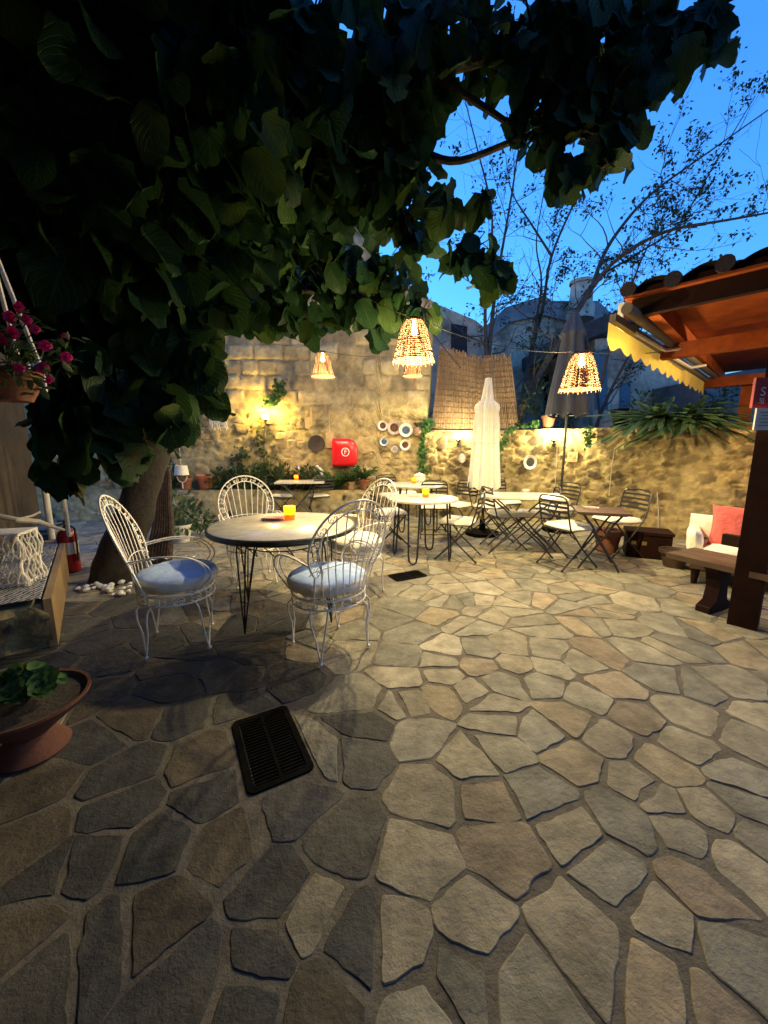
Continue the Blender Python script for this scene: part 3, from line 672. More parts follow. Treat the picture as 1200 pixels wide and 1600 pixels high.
# ---------------------------------------------------------------- white wrought iron chairs
def arc(c,r,a0,a1,n,z=None,ry=None):
    return [V(c[0]+r*math.cos(R(a0+(a1-a0)*i/n)),c[1]+(ry or r)*math.sin(R(a0+(a1-a0)*i/n)),c[2]) for i in range(n+1)]
def scroll(mb,c,ux,uy,w,h,r=.003):    # an oval C scroll with curled ends in the plane ux, uy
    pts=[]
    for i in range(22):
        a=R(-60+300*i/21+0); k=1
        pts.append(V(*c)+ux*(w/2*math.cos(a-R(90)))+uy*(h/2*math.sin(a-R(90))))
    for sgn,e in((1,pts[-1]),): pass
    mb.tube(pts,r,4,cap=False)
    for s in(-1,1): mb.tube([V(*c)+ux*(s*w*.22+w*.13*math.cos(R(k)))+uy*(-h*.16+h*.2*math.sin(R(k))) for k in range(0,300,36)],r*.9,4,cap=False)
def white_chair(label):
    t=thing('garden_armchair',label,'armchair',(0,0,0),0,'white iron armchairs round the near table')
    m=M['white']
    # seat ring
    s=MB(); N=36; rx,ry=.245,.235
    for z,rr_ in((.415,.007),(.355,.006)): s.tube([V(rx*math.cos(R(360*k/N)),ry*math.sin(R(360*k/N)),z) for k in range(N)],rr_,6,closed=True)
    for k in range(14):
        a=R(360*k/14+8); p=V(rx*math.cos(a),ry*math.sin(a),.385); tx=V(-math.sin(a),math.cos(a),0); scroll(s,p,tx,V(0,0,1),.075,.05,.003)
    for k in range(-3,4): x=k*.06; y=ry*math.sqrt(max(0,1-(x/rx)**2)); s.tube([(x,-y,.412),(x,y,.412)],.003,4)
    s.build('seat_frame',m,t)
    # back: two hoops, spindles, scrolls
    def hoop(k,u):  # u 0..1 round the hoop, k width factor
        a=math.pi*(u)
        if u<.0: pass
        # parametric horseshoe: from seat up, wide, over the top
        ang=R(-38+256*u); x=.275*k*math.cos(ang); zc=.76; zz=zc+.285*k*math.sin(ang)
        return x,zz
    def backpt(x,z): # lean and wrap of the back surface
        h=(z-.41); y=-.175-.30*h+ .55*x*x*(1.2-h) ; return V(x,y,z)
    def full(k):
        pts=[]
        x0,z0=hoop(k,0)
        for q in range(5): f_=q/5; pts.append(backpt(.20*k*(1-f_)+x0*f_,.415*(1-f_)+z0*f_))
        for q in range(33): x,z=hoop(k,q/32); pts.append(backpt(x,z))
        for q in range(1,6): f_=q/5; pts.append(backpt(-(.20*k*f_+x0*(1-f_)),.415*f_+z0*(1-f_)))
        return pts
    b=MB(); O=full(1.0); I=full(.80); b.tube(O,.0065,6); b.tube(I,.0045,6); b.build('back_frame',m,t)
    sc_=MB()
    for q in range(13):
        u=.02+.96*q/12; x1,z1=hoop(1,u); x2,z2=hoop(.80,u); a=backpt(x1,z1);c_=backpt(x2,z2); mid=(a+c_)/2; rad=(a-c_).normalized()
        x3,z3=hoop(.9,min(1,u+.02)); tg=(backpt(x3,z3)-mid).normalized() if u<.97 else V(0,0,-1)
        scroll(sc_,mid,tg,rad,.062,(a-c_).length*.92,.003)
    sc_.build('scrollwork',m,t)
    sp=MB()
    for k in range(-4,5):
        if k==0: pass
        ang=R(90-k*19); x,z=.22*math.cos(ang),.76+.228*math.sin(ang)
        xb=k*.038; yb=-ry*math.sqrt(1-(xb/rx)**2)
        p0=V(xb,yb,.415); p1=backpt(x,z); mid=backpt((xb+x)/2,(.415+z)/2); sp.tube([p0,p0*.25+mid*.75+V(0,0,-.0),mid*.5+p1*.5,p1],.0036,5)
    sp.tube([backpt(.25*math.cos(R(a)),.60+.05*math.sin(R(a))) for a in range(0,181,15)],.0035,5)
    sp.build('spindles',m,t)
    # arms
    for sx in(-1,1):
        a=MB()
        for off in(0,.028):
            top=[V(sx*(.262-off*.3),-.22,.665-off*.5),V(sx*(.29-off),-.05,.69-off*.3),V(sx*(.295-off),.10,.675-off*.3),V(sx*(.285-off),.20-off*.6,.62-off*.3),V(sx*(.262-off),.235-off*1.2,.54),V(sx*(.235-off*.5),.17-off*1.5,.46),V(sx*.215,.115-off,.416)]
            sm_=[];
            for i in range(len(top)-1):
                A,B,C_,D=top[max(i-1,0)],top[i],top[i+1],top[min(i+2,len(top)-1)]
                for k in range(5): q=k/5; sm_.append(.5*((2*B)+(C_-A)*q+(2*A-5*B+4*C_-D)*q*q+(3*B-3*C_+D-A)*q*q*q))
            sm_.append(top[-1]); a.tube(sm_,.0055 if off==0 else .004,6)
        for k in range(5):
            y=-.16+k*.075; a.tube([V(sx*.283,y,.683-.002*k),V(sx*.268,y+.012,.672),V(sx*.262,y+.03,.678),V(sx*.27,y+.04,.683)],.003,4)
        a.build('arm',m,t)
    # legs: pairs of bent rods meeting at a small foot
    for ax,ay in((45,0),(135,0),(225,0),(315,0)):
        l=MB(); A=R(ax); f_=V(.262*math.cos(A),.262*math.sin(A),.012)
        for da in(-13,13):
            B=R(ax+da); p=V(rx*math.cos(B),ry*math.sin(B),.355); o_=V(math.cos(A),math.sin(A),0)
            l.tube([p,p+o_*.028+V(0,0,-.03),p*.85+f_*.15+o_*.03+V(0,0,-.04),p*.5+f_*.5+o_*.006+V(0,0,-.01),p*.12+f_*.88,f_],.006,6)
        l.sphere(f_,.014,8,(1,1,.85)); l.build('leg',m,t)
    # cushion, top faces coloured pale blue
    c=MB(); n=48; prof=[(.0,.425),(.18,.422),(.235,.435),(.262,.462),(.268,.49),(.255,.515),(.235,.53),(.15,.545),(0,.548)]
    for i,(r_,z) in enumerate(prof):
        for k in range(n):
            a=2*math.pi*k/n; w=1+.02*noise.noise(V(math.cos(a)*3,math.sin(a)*3,z*20))
            c.v.append((r_*w*math.cos(a)*1.0,r_*w*.96*math.sin(a)+.01,z+.012*noise.noise(V(math.cos(a)*r_*14,math.sin(a)*r_*14,4))*(i>1)))
    for i in range(len(prof)-1):
        c.mi=1 if i>=5 else 0
        for k in range(n):
            l_=(k+1)%n; c.face((i*n+k,i*n+l_,(i+1)*n+l_,(i+1)*n+k))
    co=c.build('cushion',None,t,mats=[M['pad'],M['padblue']]); co['label']='thick round cream cushion with a pale blue top'
    return t
w0=white_chair('white iron armchair left of the table, seen from its side, nearest the tree trunk')
TBL=V(-.80,3.0,0)
def setw(o,x,y,fx,fy): o.location=(x,y,.008); o.rotation_euler=(0,0,yaw(fx,fy))
setw(w0,-1.42,2.52,.93,.36)
wch=[(-.37,2.46,-.62,.74,'white iron armchair nearest the camera, its hooped back to us and right of the table'),
     (-1.33,3.78,.45,-.88,'white iron armchair on the far side of the table, its hooped back facing us whole'),
     (-.27,3.50,-.78,-.62,'white iron armchair behind the nearest one, with an all cream cushion')]
for x,y,fx,fy,lab in wch:
    o=dup(w0,(x,y,.008),yaw(fx,fy),lab)
    if y>3.4 and x>-1:
        for c in o.children:
            if c.name.startswith('cushion'):
                c.data=c.data.copy(); c.data.materials[1]=M['pad']; c['label']='thick round cream cushion'
# near table
t=thing('garden_table','round stone topped table with black rim and wire legs between the white armchairs','table',(TBL.x,TBL.y,.006),.3)
m=MB(); m.lathe([(0,.722),(.55,.722),(.556,.728),(.556,.742),(.55,.747),(0,.749)],72); m.build('tabletop',M['marble'],t)
m=MB(); m.lathe([(.54,.708),(.562,.705),(.570,.715),(.570,.735),(.562,.742),(.557,.743),(.557,.714),(.54,.714)],72); m.build('rim',M['black'],t)
m=MB(); 
for r_,z in((.40,.66),(.30,.60)): m.tube([V(r_*math.cos(R(a)),r_*math.sin(R(a)),z) for a in range(0,360,8)],.005,6,closed=True)
for k in range(16): a=R(k*22.5); m.tube([V(.40*math.cos(a),.40*math.sin(a),.66),V(.34*math.cos(a+.15),.34*math.sin(a+.15),.57),V(.30*math.cos(a),.30*math.sin(a),.60)],.004,5)
m.build('ring_frame',M['black'],t)
for k in range(4):
    a=R(45+90*k); m=MB(); o_=V(math.cos(a),math.sin(a),0); s_=V(-math.sin(a),math.cos(a),0)
    for e in(-.11,0,.11): m.tube([o_*.36+s_*e+V(0,0,.715),o_*.40+s_*e*.8+V(0,0,.6),o_*.435+s_*e*.25+V(0,0,.2),o_*.445+V(0,0,.01)],.0065,6)
    m.tube([o_*.44+s_*.035+V(0,0,.25),o_*.44-s_*.035+V(0,0,.25)],.005,5); m.build('leg',M['black'],t)
# ---------------------------------------------------------------- dark folding bistro chairs
def bistro(label):
    t=thing('folding_chair',label,'folding chair',(0,0,0),0,'dark folding bistro chairs in the courtyard'); k=M['black']
    f=MB(); w=.205
    # hooped back running down into the front feet
    pts=[V(-w,.0-.19,.46),V(-w,-.235,.62),V(-w,-.262,.76),V(-w+.02,-.268,.80),V(-w+.06,-.275,.822),V(0,-.29,.828),V(w-.06,-.275,.822),V(w-.02,-.268,.80),V(w,-.262,.76),V(w,-.235,.62),V(w,-.19,.46)]
    f.tube(pts,.0095,7); f.build('back_frame',k,t)
    for z in(.60,.655,.71,.765):
        s=MB(); y=-.19-.25*(z-.46); n=8; hh=.013
        P0=[]
        for i in range(n+1):
            x=-w+2*w*i/n; yy=y-.03*(1-(x/w)**2); P0.append((x,yy))
        for i in range(n):
            a,b=P0[i],P0[i+1]; s.add([(a[0],a[1]-.003,z-hh),(a[0],a[1]+.003,z-hh),(a[0],a[1]+.003,z+hh),(a[0],a[1]-.003,z+hh),(b[0],b[1]-.003,z-hh),(b[0],b[1]+.003,z-hh),(b[0],b[1]+.003,z+hh),(b[0],b[1]-.003,z+hh)],[(0,4,5,1),(1,5,6,2),(2,6,7,3),(3,7,4,0)])
        s.build('back_slat',k,t)
    for sx in(-1,1):
        l=MB(); l.tube([(sx*w,-.19,.465),(sx*w,.0,.24),(sx*w,.235,.012)],.0095,7); l.sphere((sx*w,.235,.014),.014,6); l.build('leg',k,t)
        l=MB(); l.tube([(sx*(w-.02),.17,.44),(sx*(w-.02),0,.24),(sx*(w-.02),-.25,.012)],.0095,7); l.sphere((sx*(w-.02),-.25,.014),.014,6); l.build('leg',k,t)
    s=MB(); s.tube([(-w,.19,.06),(w,.19,.06)],.006,5); s.build('stretcher',k,t)
    s=MB(); s.tube([(-w+.02,-.21,.055),(w-.02,-.21,.055)],.006,5); s.build('stretcher',k,t)
    s=MB(); s.tube([(-w+.02,-.19,.445),(w-.02,-.19,.445),(w-.02,.19,.445),(-w+.02,.19,.445)],.008,6,closed=True)
    for i in range(6): s.box((0,-.15+i*.06,.45),(2*w-.05,.035,.005))
    s.build('seat',k,t)
    c=MB(); n=14
    def pz(i,j,top):
        x,y=-1+2*i/n,-1+2*j/n; e=max(abs(x),abs(y)); rr_=1-.08*(abs(x*y)); 
        z=.458+(.032*math.sqrt(max(0,1-e**6))+.012+.012*noise.noise(V(x*2,y*2,1)) if top else 0)-.012*max(0,abs(x)-.85)*4
        return (x*.212*rr_,y*.205*rr_+.01,z)
    for top in(0,1):
        for j in range(n+1):
            for i in range(n+1): c.v.append(pz(i,j,top))
    for j in range(n):
        for i in range(n): a=j*(n+1)+i; o=(n+1)**2; c.face((a,a+n+1,a+n+2,a+1)); c.face((o+a,o+a+1,o+a+n+2,o+a+n+1))
    for i in range(n):
        o=(n+1)**2
        for a,b in((i,i+1),(n*(n+1)+i+1,n*(n+1)+i),((i+1)*(n+1),i*(n+1)),(i*(n+1)+n,(i+1)*(n+1)+n)): c.face((a,b,o+b,o+a))
    c.build('seat_pad',M['pad'],t); return t
b0=bistro('')
chairs=[ # pixel of the feet centre, facing, label
 (446,812,.95,-.1,'folding chair left of the square table before the planter, facing right'),
 (500,812,-.55,.85,'folding chair with white pad right of the square table by the planter, back to us'),
 (520,798,-.9,-.1,'folding chair furthest right at the square table under the red box'),
 (612,812,.4,-.9,'folding chair furthest left at the far round table by the plates'),
 (634,806,.0,-1,'folding chair behind the far round table, in front of the corner plates'),
 (608,852,.9,.25,'folding chair with cream pad left of the middle round table, partly behind a white armchair'),
 (678,838,-.1,-1,'folding chair beyond the middle round table, facing us with its slatted back whole'),
 (712,834,-.75,-.6,'folding chair behind the middle round table, close to the wall and turned left'),
 (715,872,-.85,.35,'folding chair with flat white pad standing right of the middle round table, nearest us'),
 (762,836,.75,-.55,'folding chair behind the left end of the grey table, in front of the cream parasol'),
 (786,828,.35,-.9,'folding chair against the wall right of the cream parasol foot'),
 (786,856,.95,.1,'folding chair at the front left of the grey table with a long white pad'),
 (832,856,-.9,.2,'folding chair at the front right of the grey table, between it and the round one'),
 (862,842,-.9,-.25,'folding chair at the grey table nearest the grey parasol pole'),
 (884,884,.93,.36,'folding chair with cream pad left of the small dark table, its back to us'),
 (958,868,-.88,-.2,'folding chair right of the small dark table, next to the black chest')]
for i,(u,v,fx,fy,lab) in enumerate(chairs):
    q=G(u,v)
    if i==0: b0.location=(q.x,q.y,.008); b0.rotation_euler=(0,0,yaw(fx,fy)); b0['label']=lab
    else: dup(b0,(q.x,q.y,.008),yaw(fx,fy),lab)
# ---------------------------------------------------------------- the other tables
def rtable(u,v,dia,label,z=.75,rot=.4):
    q=G(u,v,z); t=thing('bistro_table',label,'table',(q.x,q.y,.006),rot,'courtyard cafe tables'); r=dia/2
    m=MB(); m.lathe([(0,z-.03),(r-.01,z-.03),(r,z-.024),(r,z-.004),(r-.006,z),(0,z)],48); m.build('tabletop',M['marble'],t)
    for k in range(4):
        a=R(45+90*k); o_=V(math.cos(a),math.sin(a),0); s_=V(-math.sin(a),math.cos(a),0); m=MB(); rr_=r*.82; h=.07
        m.tube([o_*rr_*.9+s_*h+V(0,0,z-.03),o_*rr_+s_*h*.75+V(0,0,.10),o_*rr_+s_*h*.6+V(0,0,.04),o_*rr_+s_*h*.25+V(0,0,.012),o_*rr_-s_*h*.25+V(0,0,.012),o_*rr_-s_*h*.6+V(0,0,.04),o_*rr_-s_*h*.75+V(0,0,.10),o_*rr_*.9-s_*h+V(0,0,z-.03)],.011,7); m.build('leg',M['black'],t)
    return q
def xtable(u,v,w,d,rot,label,z=.75,top='marble'):
    q=G(u,v,z); t=thing('bistro_table',label,'table',(q.x,q.y,.006),rot,'courtyard cafe tables')
    m=MB(); m.box((0,0,z-.012),(w,d,.024)); m.build('tabletop',M[top],t)
    m=MB(); m.tube([(-w*.42,-d*.4,z-.03),(w*.42,-d*.4,z-.03),(w*.42,d*.4,z-.03),(-w*.42,d*.4,z-.03)],.009,6,closed=True); m.build('apron',M['black'],t)
    for sy in(-1,1):
        for sx in(-1,1):
            m=MB(); y=sy*d*.36+sx*.012; m.tube([(sx*w*.36,y,z-.03),(sx*w*.2,y,z*.78),(0,y,z*.5),(-sx*w*.28,y,z*.16),(-sx*w*.38,y,.01)],.011,7); m.build('leg',M['black'],t)
    m=MB(); 
    for sx in(-1,1): m.tube([(sx*w*.34,-d*.36,.08),(sx*w*.34,d*.36,.08)],.007,5)
    m.build('stretcher',M['black'],t); return q
tA=xtable(470,752,.85,.62,.12,'pale square topped folding table before the planter')
tB=rtable(650,757,.95,'far round cream table under the wall plates',rot=.1)
tC=rtable(660,778,.86,'middle round cream table with hairpin legs and a lit candle')
tD=xtable(815,774,1.0,.62,-.25,'long grey topped folding table in front of the cream parasol')
tE=xtable(938,797,.52,.52,-.35,'small dark folding table in front of the terracotta pot',z=.66,top='brownwood')
# small things on the tables
def candle(p,label,s=1.0,power=3):
    t=thing('candle_glass',label,'candle',p,0,'amber candle glasses on the tables')
    g_=MB(); r=.043*s; h=.10*s; g_.lathe([(r*.8,0),(r,h),(r*.94,h),(r*.76,.008)],20); g_.build('glass',M['amber'],t)
    w_=MB(); w_.lathe([(0,.008),(r*.72,.008),(r*.76,h*.45),(0,h*.45)],16); w_.build('wax',M['wax'],t)
    f_=MB(); f_.sphere((0,0,h*.62),.009*s,8,(1,1,2.0)); f_.build('flame',M['flame'],t)
    point('candle_light',(0,0,h*.75),power,(1,.5,.15),.02,t); return t
candle(G(453,812,.755)+V(0,0,0),'lit amber candle glass on the near table, largest of the candles',1.15,5)
candle(G(665,777,.757),'lit amber candle glass on the middle round table',1.0,3)
candle(G(463,750,.757),'pale candle glass on the square table before the planter',.9,1.2)
candle(G(647,755,.757),'small candle glass on the far round table',.9,1.2)
def cards(p,label,n,seed,s=1):
    r=random.Random(seed); t=thing('card_stack',label,'cards',p,0,'cards lying on the tables')
    for k in range(n):
        m=MB(); m.box((r.uniform(-.02,.02),r.uniform(-.02,.02),.003+k*.005),(.17*s,.10*s,.003),rot=r.uniform(-.5,.5)); m.build('card',M['paper'] if k%2 else mat('pink_paper',(.55,.35,.33),.8),t,smooth=False)
cards(G(428,812,.757),'stack of pale menu cards beside the candle on the near table',5,1)
cards(G(646,775,.757),'small grey cards beside the candle on the middle round table',2,2,.6)
cards(G(925,794,.667),'white folded paper on the small dark table',3,3,.8)
t=thing('sugar_pot','squat cream lidded pot on the far round table','pot',G(655,753,.757))
m=MB(); m.lathe([(0,0),(.07,0),(.10,.03),(.105,.08),(.09,.11)],20); m.build('body',M['cer'],t); m=MB(); m.lathe([(.10,.11),(.11,.115),(.05,.15),(.015,.155),(.02,.17),(0,.175)],20); m.build('lid',M['cer'],t)
t=thing('glass_ashtray','small glass ashtray at the far edge of the grey table','ashtray',G(822,768,.757)); m=MB(); m.lathe([(0,0),(.05,0),(.055,.03),(.045,.03),(.04,.01),(0,.01)],16); m.build('bowl',M['cer'],t)
# ---------------------------------------------------------------- parasols
def folds(mb,c,prof,n=64,amp=.18,k=8,tw=0):
    b=len(mb.v)
    for i,(r_,z) in enumerate(prof):
        for j in range(n):
            a=2*math.pi*j/n; w=1+amp*math.cos(k*a+tw*z)*(min(1,i/2))+.05*noise.noise(V(math.cos(a)*2,math.sin(a)*2,z*3))
            mb.v.append((c[0]+r_*w*math.cos(a),c[1]+r_*w*math.sin(a),z+.03*math.cos(k*a)*(i==len(prof)-1)))
    for i in range(len(prof)-1):
        for j in range(n): l=(j+1)%n; mb.face((b+i*n+j,b+i*n+l,b+(i+1)*n+l,b+(i+1)*n+j))
q=G(753,835); t=thing('parasol','closed cream parasol tied with a cap, standing before the reed screen','parasol',(q.x,q.y,0),0,'closed parasols')
top=P(760,590,q.y).z; bot=P(752,762,q.y).z; h=top-bot
m=MB(); folds(m,(0,0),[(.02,top),(.045,top-.01),(.07,top-.15*h),(.085,top-.20*h),(.15,top-.235*h),(.165,top-.265*h),(.15,top-.31*h),(.17,top-.42*h),(.175,top-.6*h),(.20,top-.8*h),(.22,bot)],90,.17,10,.5); m.build('canopy',M['cloth'],t)
m=MB(); zs_=top-.255*h; m.tube([V(.178*math.cos(R(a)),.178*math.sin(R(a)),zs_-.32*h+.01*math.sin(R(a)*2)) for a in range(0,360,12)],.012,6,closed=True); m.build('tie_strap',M['pad'],t)
m=MB(); m.tube([(0,0,0.04),(0,0,top-.03)],.022,10); m.build('pole',M['brownwood'],t); m=MB(); m.lathe([(0,0),(.26,0),(.26,.05),(.05,.08),(.04,.25),(0,.25)],24); m.build('base',M['iron'],t)
q=G(872,829); t=thing('parasol','closed dark grey parasol rising above the wall on a thin pole','parasol',(q.x,q.y,0),0,'closed parasols')
top=P(892,488,q.y).z; bot=P(880,650,q.y).z; h=top-bot
m=MB(); folds(m,(0,0),[(.02,top),(.06,top-.02),(.15,top-.18*h),(.17,top-.2*h),(.13,top-.24*h),(.18,top-.5*h),(.24,top-.8*h),(.27,bot+.02),(.24,bot)],72,.22,7,.4); m.build('canopy',M['greycloth'],t)
m=MB(); m.tube([(0,0,.04),(0,0,top)],.02,8); m.build('pole',M['black'],t); m=MB(); m.lathe([(0,0),(.25,0),(.25,.05),(.04,.08),(.035,.2),(0,.2)],24); m.build('base',M['iron'],t)
# ---------------------------------------------------------------- lanterns and their cords
def lantern(p,dia,h,label,power,seed):
    r=random.Random(seed); t=thing('wicker_lantern',label,'lantern',p,r.uniform(0,1),'lit wicker lanterns on the cords'); R0=dia/2
    prof=lambda f: R0*(.36+.64*(1-(1-f)**1.9)) if f<.25 else R0*(.36+.64*(1-(1-.25)**1.9))+(R0-R0*(.36+.64*(1-(1-.25)**1.9)))*((f-.25)/.75)
    m=MB(); N=26
    for k in range(N):
        a=2*math.pi*k/N+r.uniform(-.03,.03); m.tube([V(prof(f)*math.cos(a),prof(f)*math.sin(a),-f*h) for f in(0,.08,.16,.25,.4,.55,.7,.85,1,1.06+.03*(k%2))],.0030 if dia>.3 else .003,4,cap=False)
    m.build('stakes',M['wicker'],t)
    m=MB(); rows=21
    for i in range(rows):
        f=.07+.93*i/(rows-1); 
        for ph in (0,):
            pts=[]
            for k in range(N*2):
                a=math.pi*k/N; rr_=prof(f)+.0035*math.cos(N*a+math.pi*(i%2)); pts.append(V(rr_*math.cos(a),rr_*math.sin(a),-f*h+.004*noise.noise(V(math.cos(a)*2,math.sin(a)*2,i))))
            m.tube(pts,.0048 if i%3 else .0038,4,closed=True)
    m.lathe([(.0,.012),(R0*.25,.01),(R0*.37,-.004),(R0*.36,-.02),(0,-.01)],20); m.build('weave',M['wicker'],t)
    b=MB(); b.sphere((0,0,-h*.30),.028,12,(1,1,1.25)); b.lathe([(0,-h*.30+.03),(.014,-h*.30+.03),(.014,0),(0,0)],8); b.build('bulb',M['bulb'],t)
    point('lantern_light',(0,0,-h*.34),power*.24,(1,.56,.18),.03,t); point('lantern_light',(0,0,-h*.93),power*.8,LCOL,.03,t); return t
L1=P(647,498,3.6); lantern(L1,.365,.345,'largest lit wicker lantern, hanging under the fig leaves at the centre',LP[0],1)
L2=P(910,551,3.9); lantern(L2,.365,.335,'lit wicker lantern in front of the dark grey parasol',LP[1],2)
L3=P(504,550,5.6); lantern(L3,.31,.315,'small lit wicker lantern left of the others, against the ashlar wall',LP[2],3)
L4=P(645,556,6.4); lantern(L4,.30,.30,'smallest lit wicker lantern, just below and behind the largest one',LP[3],4)
def cord(a,b,sag,label,r=.004,cat='cable',group='lantern cords',n=14,m='wire'):
    pts=[a.lerp(b,i/n)+V(0,0,-4*sag*(i/n)*(1-i/n)) for i in range(n+1)]; k=MB(); k.tube(pts,r,5); return tag(k.build('light_cable',M[m],None),label,cat,group)
cord(P(330,455,4.6),L3+V(0,0,.01),.04,'thin black cord running from the fig tree to the small left lantern')
cord(L3+V(0,0,.01),L4+V(0,0,.01),.05,'thin black cord between the small left lantern and the rear centre lantern')
cord(P(560,455,3.9),L1+V(0,0,.012),.03,'pale cord coming out of the leaves to the largest lantern')
cord(L1+V(0,0,.012),L2+V(0,0,.012),.10,'dark cord from the largest lantern to the lantern on the right')
cord(L2+V(0,0,.012),P(1045,548,4.5),.03,'cord from the right lantern to the pergola beam')
cord(P(665,505,7.5),P(720,575,7.3),.02,'black cable crossing the top of the reed screen',.01)
# ---------------------------------------------------------------- wall lamps
def wlamp(p,n_,label,power,mt,col,globe=.05):
    t=thing('wall_lamp',label,'wall lamp',p,math.atan2(n_.y,n_.x)+math.pi/2,'lit wall lamps')   # local -Y points away from the wall
    m=MB(); m.lathe([(0,-.03),(.035,-.02),(.035,.02),(0,.03)],12,(0,.03,-.14)); m.tube([(0,.03,-.14),(0,-.05,-.17),(0,-.11,-.14),(0,-.12,-.08)],.008,6); m.lathe([(.012,-.10),(.045,-.06),(.05,-.05)],14,(0,-.12,.0)); m.build('bracket',M['black'],t)
    m=MB(); m.sphere((0,-.12,.0),globe,14); m.build('globe',mt,t)
    point('lamp_light',(0,-.17,.03),power,col,.05,t)
wlamp(P(418,652,TW_Y-.03),V(0,-1,0),'yellow glowing globe lamp on the tall stone wall',WP[0],M['lampy'],(1,.68,.16),.065)
p_,n_=onlow(717,683); wlamp(p_,n_,'white glowing wall lamp left of the cream parasol',WP[1],M['lampw'],(1,.84,.42))
p_,n_=onlow(866,683); wlamp(p_,n_,'white glowing wall lamp beside the grey parasol pole',WP[2],M['lampw'],(1,.84,.42))
# ---------------------------------------------------------------- reed screens
def reed(pix,label,offset=.12):
    # corner pixels bl, br, tr, tl lying on the wall top line at depth found from the wall
    b1,n1=onlow(pix[0][0],pix[0][1],0); b2,n2=onlow(pix[1][0],pix[1][1],0)
    b1.z=b2.z=1.70; t2=P(*pix[2],b2.y-n2.y*0); t1=P(*pix[3],b1.y)
    b1=b1-n1*offset; b2=b2-n2*offset; t1=V(t1.x-n1.x*offset,b1.y,t1.z); t2=V(t2.x-n2.x*offset,b2.y,t2.z)
    N=int((b2-b1).length/.012); m=MB(); r=random.Random(4)
    for i in range(N+1):
        f_=i/N; a=b1.lerp(b2,f_); b=t1.lerp(t2,f_)+V(0,0,r.uniform(-.05,.06)); k=r.uniform(.75,1.15); g=r.random()
        m.col=(.25*k,(.155+.02*g)*k,(.08+.03*g)*k)
        j=[a.lerp(b,q)+V(r.uniform(-.004,.004),r.uniform(-.008,.008),0) for q in(0,.33,.66,1)]
        m.tube(j,.0072,4,cap=False)
    m.col=(.10,.065,.04)
    for z in range(1,14):
        f_=z/14; m.tube([b1.lerp(t1,f_)+V(0,-.012,0),b2.lerp(t2,f_)+V(0,-.012,0)],.004,4)
    o=m.build('reed_screen',M['reed'],smooth=True); tag(o,label,'reed screen',group='reed screens on the wall')
    return o
reed([(674,668),(747,668),(745,556),(686,540)],'wide brown reed screen panel standing on the wall corner')
reed([(747,667),(811,666),(797,553),(746,558)],'tapering reed screen panel behind the cream parasol top')
# ---------------------------------------------------------------- pergola
pg=thing('pergola','reddish brown timber pergola with a tiled roof at the right edge','pergola',(0,0,0))
A_=V(.72,.694,0); B_=V(-.694,.72,0)
E0=G(987,497,2.5); 
def wl(o,*a): o.build(*a)
z0=2.5
fL=E0; fR=E0-B_*3.2
m=MB(); m.beam(fL+V(0,0,.115),fR+V(0,0,.115),.07,.23); m.build('fascia_beam',M['darkwood'],pg,smooth=False)  # near-black wood here and on near posts: lack of light put into colour
def fr(sa,sb,z): # point from the left front corner: along A, along -B
    q=E0+A_*sa-B_*sb; return V(q.x,q.y,z)
for sb in(.16,.95,1.75,2.55):
    m=MB(); m.beam(fr(.04,sb,2.56),fr(4.9,sb,2.56),.09,.14); m.build('rafter',M['wood'],pg,smooth=False)
for sa,zz in((1.35,2.42),(4.3,2.40)):
    m=MB(); m.beam(fr(sa,-.02,zz),fr(sa,3.2,zz),.13,.15); m.build('cross_beam',M['wood'],pg,smooth=False)
m=MB(); m.box((fr(2.45,1.6,2.655)),(5.1,3.3,.02),rot=math.atan2(A_.y,A_.x)); m.build('ceiling_boards',M['wood'],pg,smooth=False)
# tiles: rows of round tiles with their wavy ends towards the courtyard and towards us
tl=MB(); na=26; nb_=130
for jb in range(nb_+1):
    for ia in range(140):
        sa=-.10+5.2*ia/139; sb=-.10+3.45*jb/nb_
        q=fr(sa,sb,2.70+.06*abs(math.sin(sb*math.pi/.34))+.01*noise.noise(V(sa*3,sb*3,0))+.02*((sb/.35)%1)); tl.v.append(tuple(q))
for jb in range(nb_):
    for ia in range(139): a=jb*140+ia; tl.face((a,a+1,a+141,a+140))
to=tl.build('tile_roof',M['tile'],pg)
# barge tiles over the fascia: a wavy row
bt=MB(); 
for k in range(11):
    q=fr(-.04,-.02+k*.32,2.715+.02*noise.noise(V(k*1.7,0,0))); 
    bt.tube([q-A_*.08,q+A_*.10,q+A_*.45],0,12,rr=[.062,.062,.055])
bt.build('edge_tiles',M['tile'],pg)
q=G(1162,978); 
m=MB(); m.box((q.x+.02,q.y+.03,1.22),(.17,.17,2.50),rot=.72); m.build('post',M['darkwood'],pg,smooth=False)
q2=fr(4.6,.55,0); m=MB(); m.box((q2.x,q2.y,1.2),(.16,.16,2.4),rot=.72); m.build('post',M['wood'],pg,smooth=False)
q3=fr(.1,3.1,0); m=MB(); m.box((q3.x,q3.y,1.25),(.17,.17,2.5),rot=.72); m.build('post',M['darkwood'],pg,smooth=False)
m=MB(); d1=fr(.10,-.10,2.55); d2=fr(.10,-.03,2.60); m.box(d1,(.16,.05,.22),rot=math.atan2(A_.y,A_.x)); m.build('end_cap',M['cer'],pg,smooth=False)
lt=thing('ceiling_lamp','warm lamp under the pergola roof at the right edge','lamp',fr(1.75,1.42,2.42))
m=MB(); m.lathe([(0,.08),(.07,.07),(.075,.02)],16); m.build('shade',M['brass'],lt); m=MB(); m.sphere((0,0,.0),.04,12); m.build('bulb',M['bulb'],lt); point('lamp_light',(0,0,-.05),CP,(1,.68,.32),.05,lt)
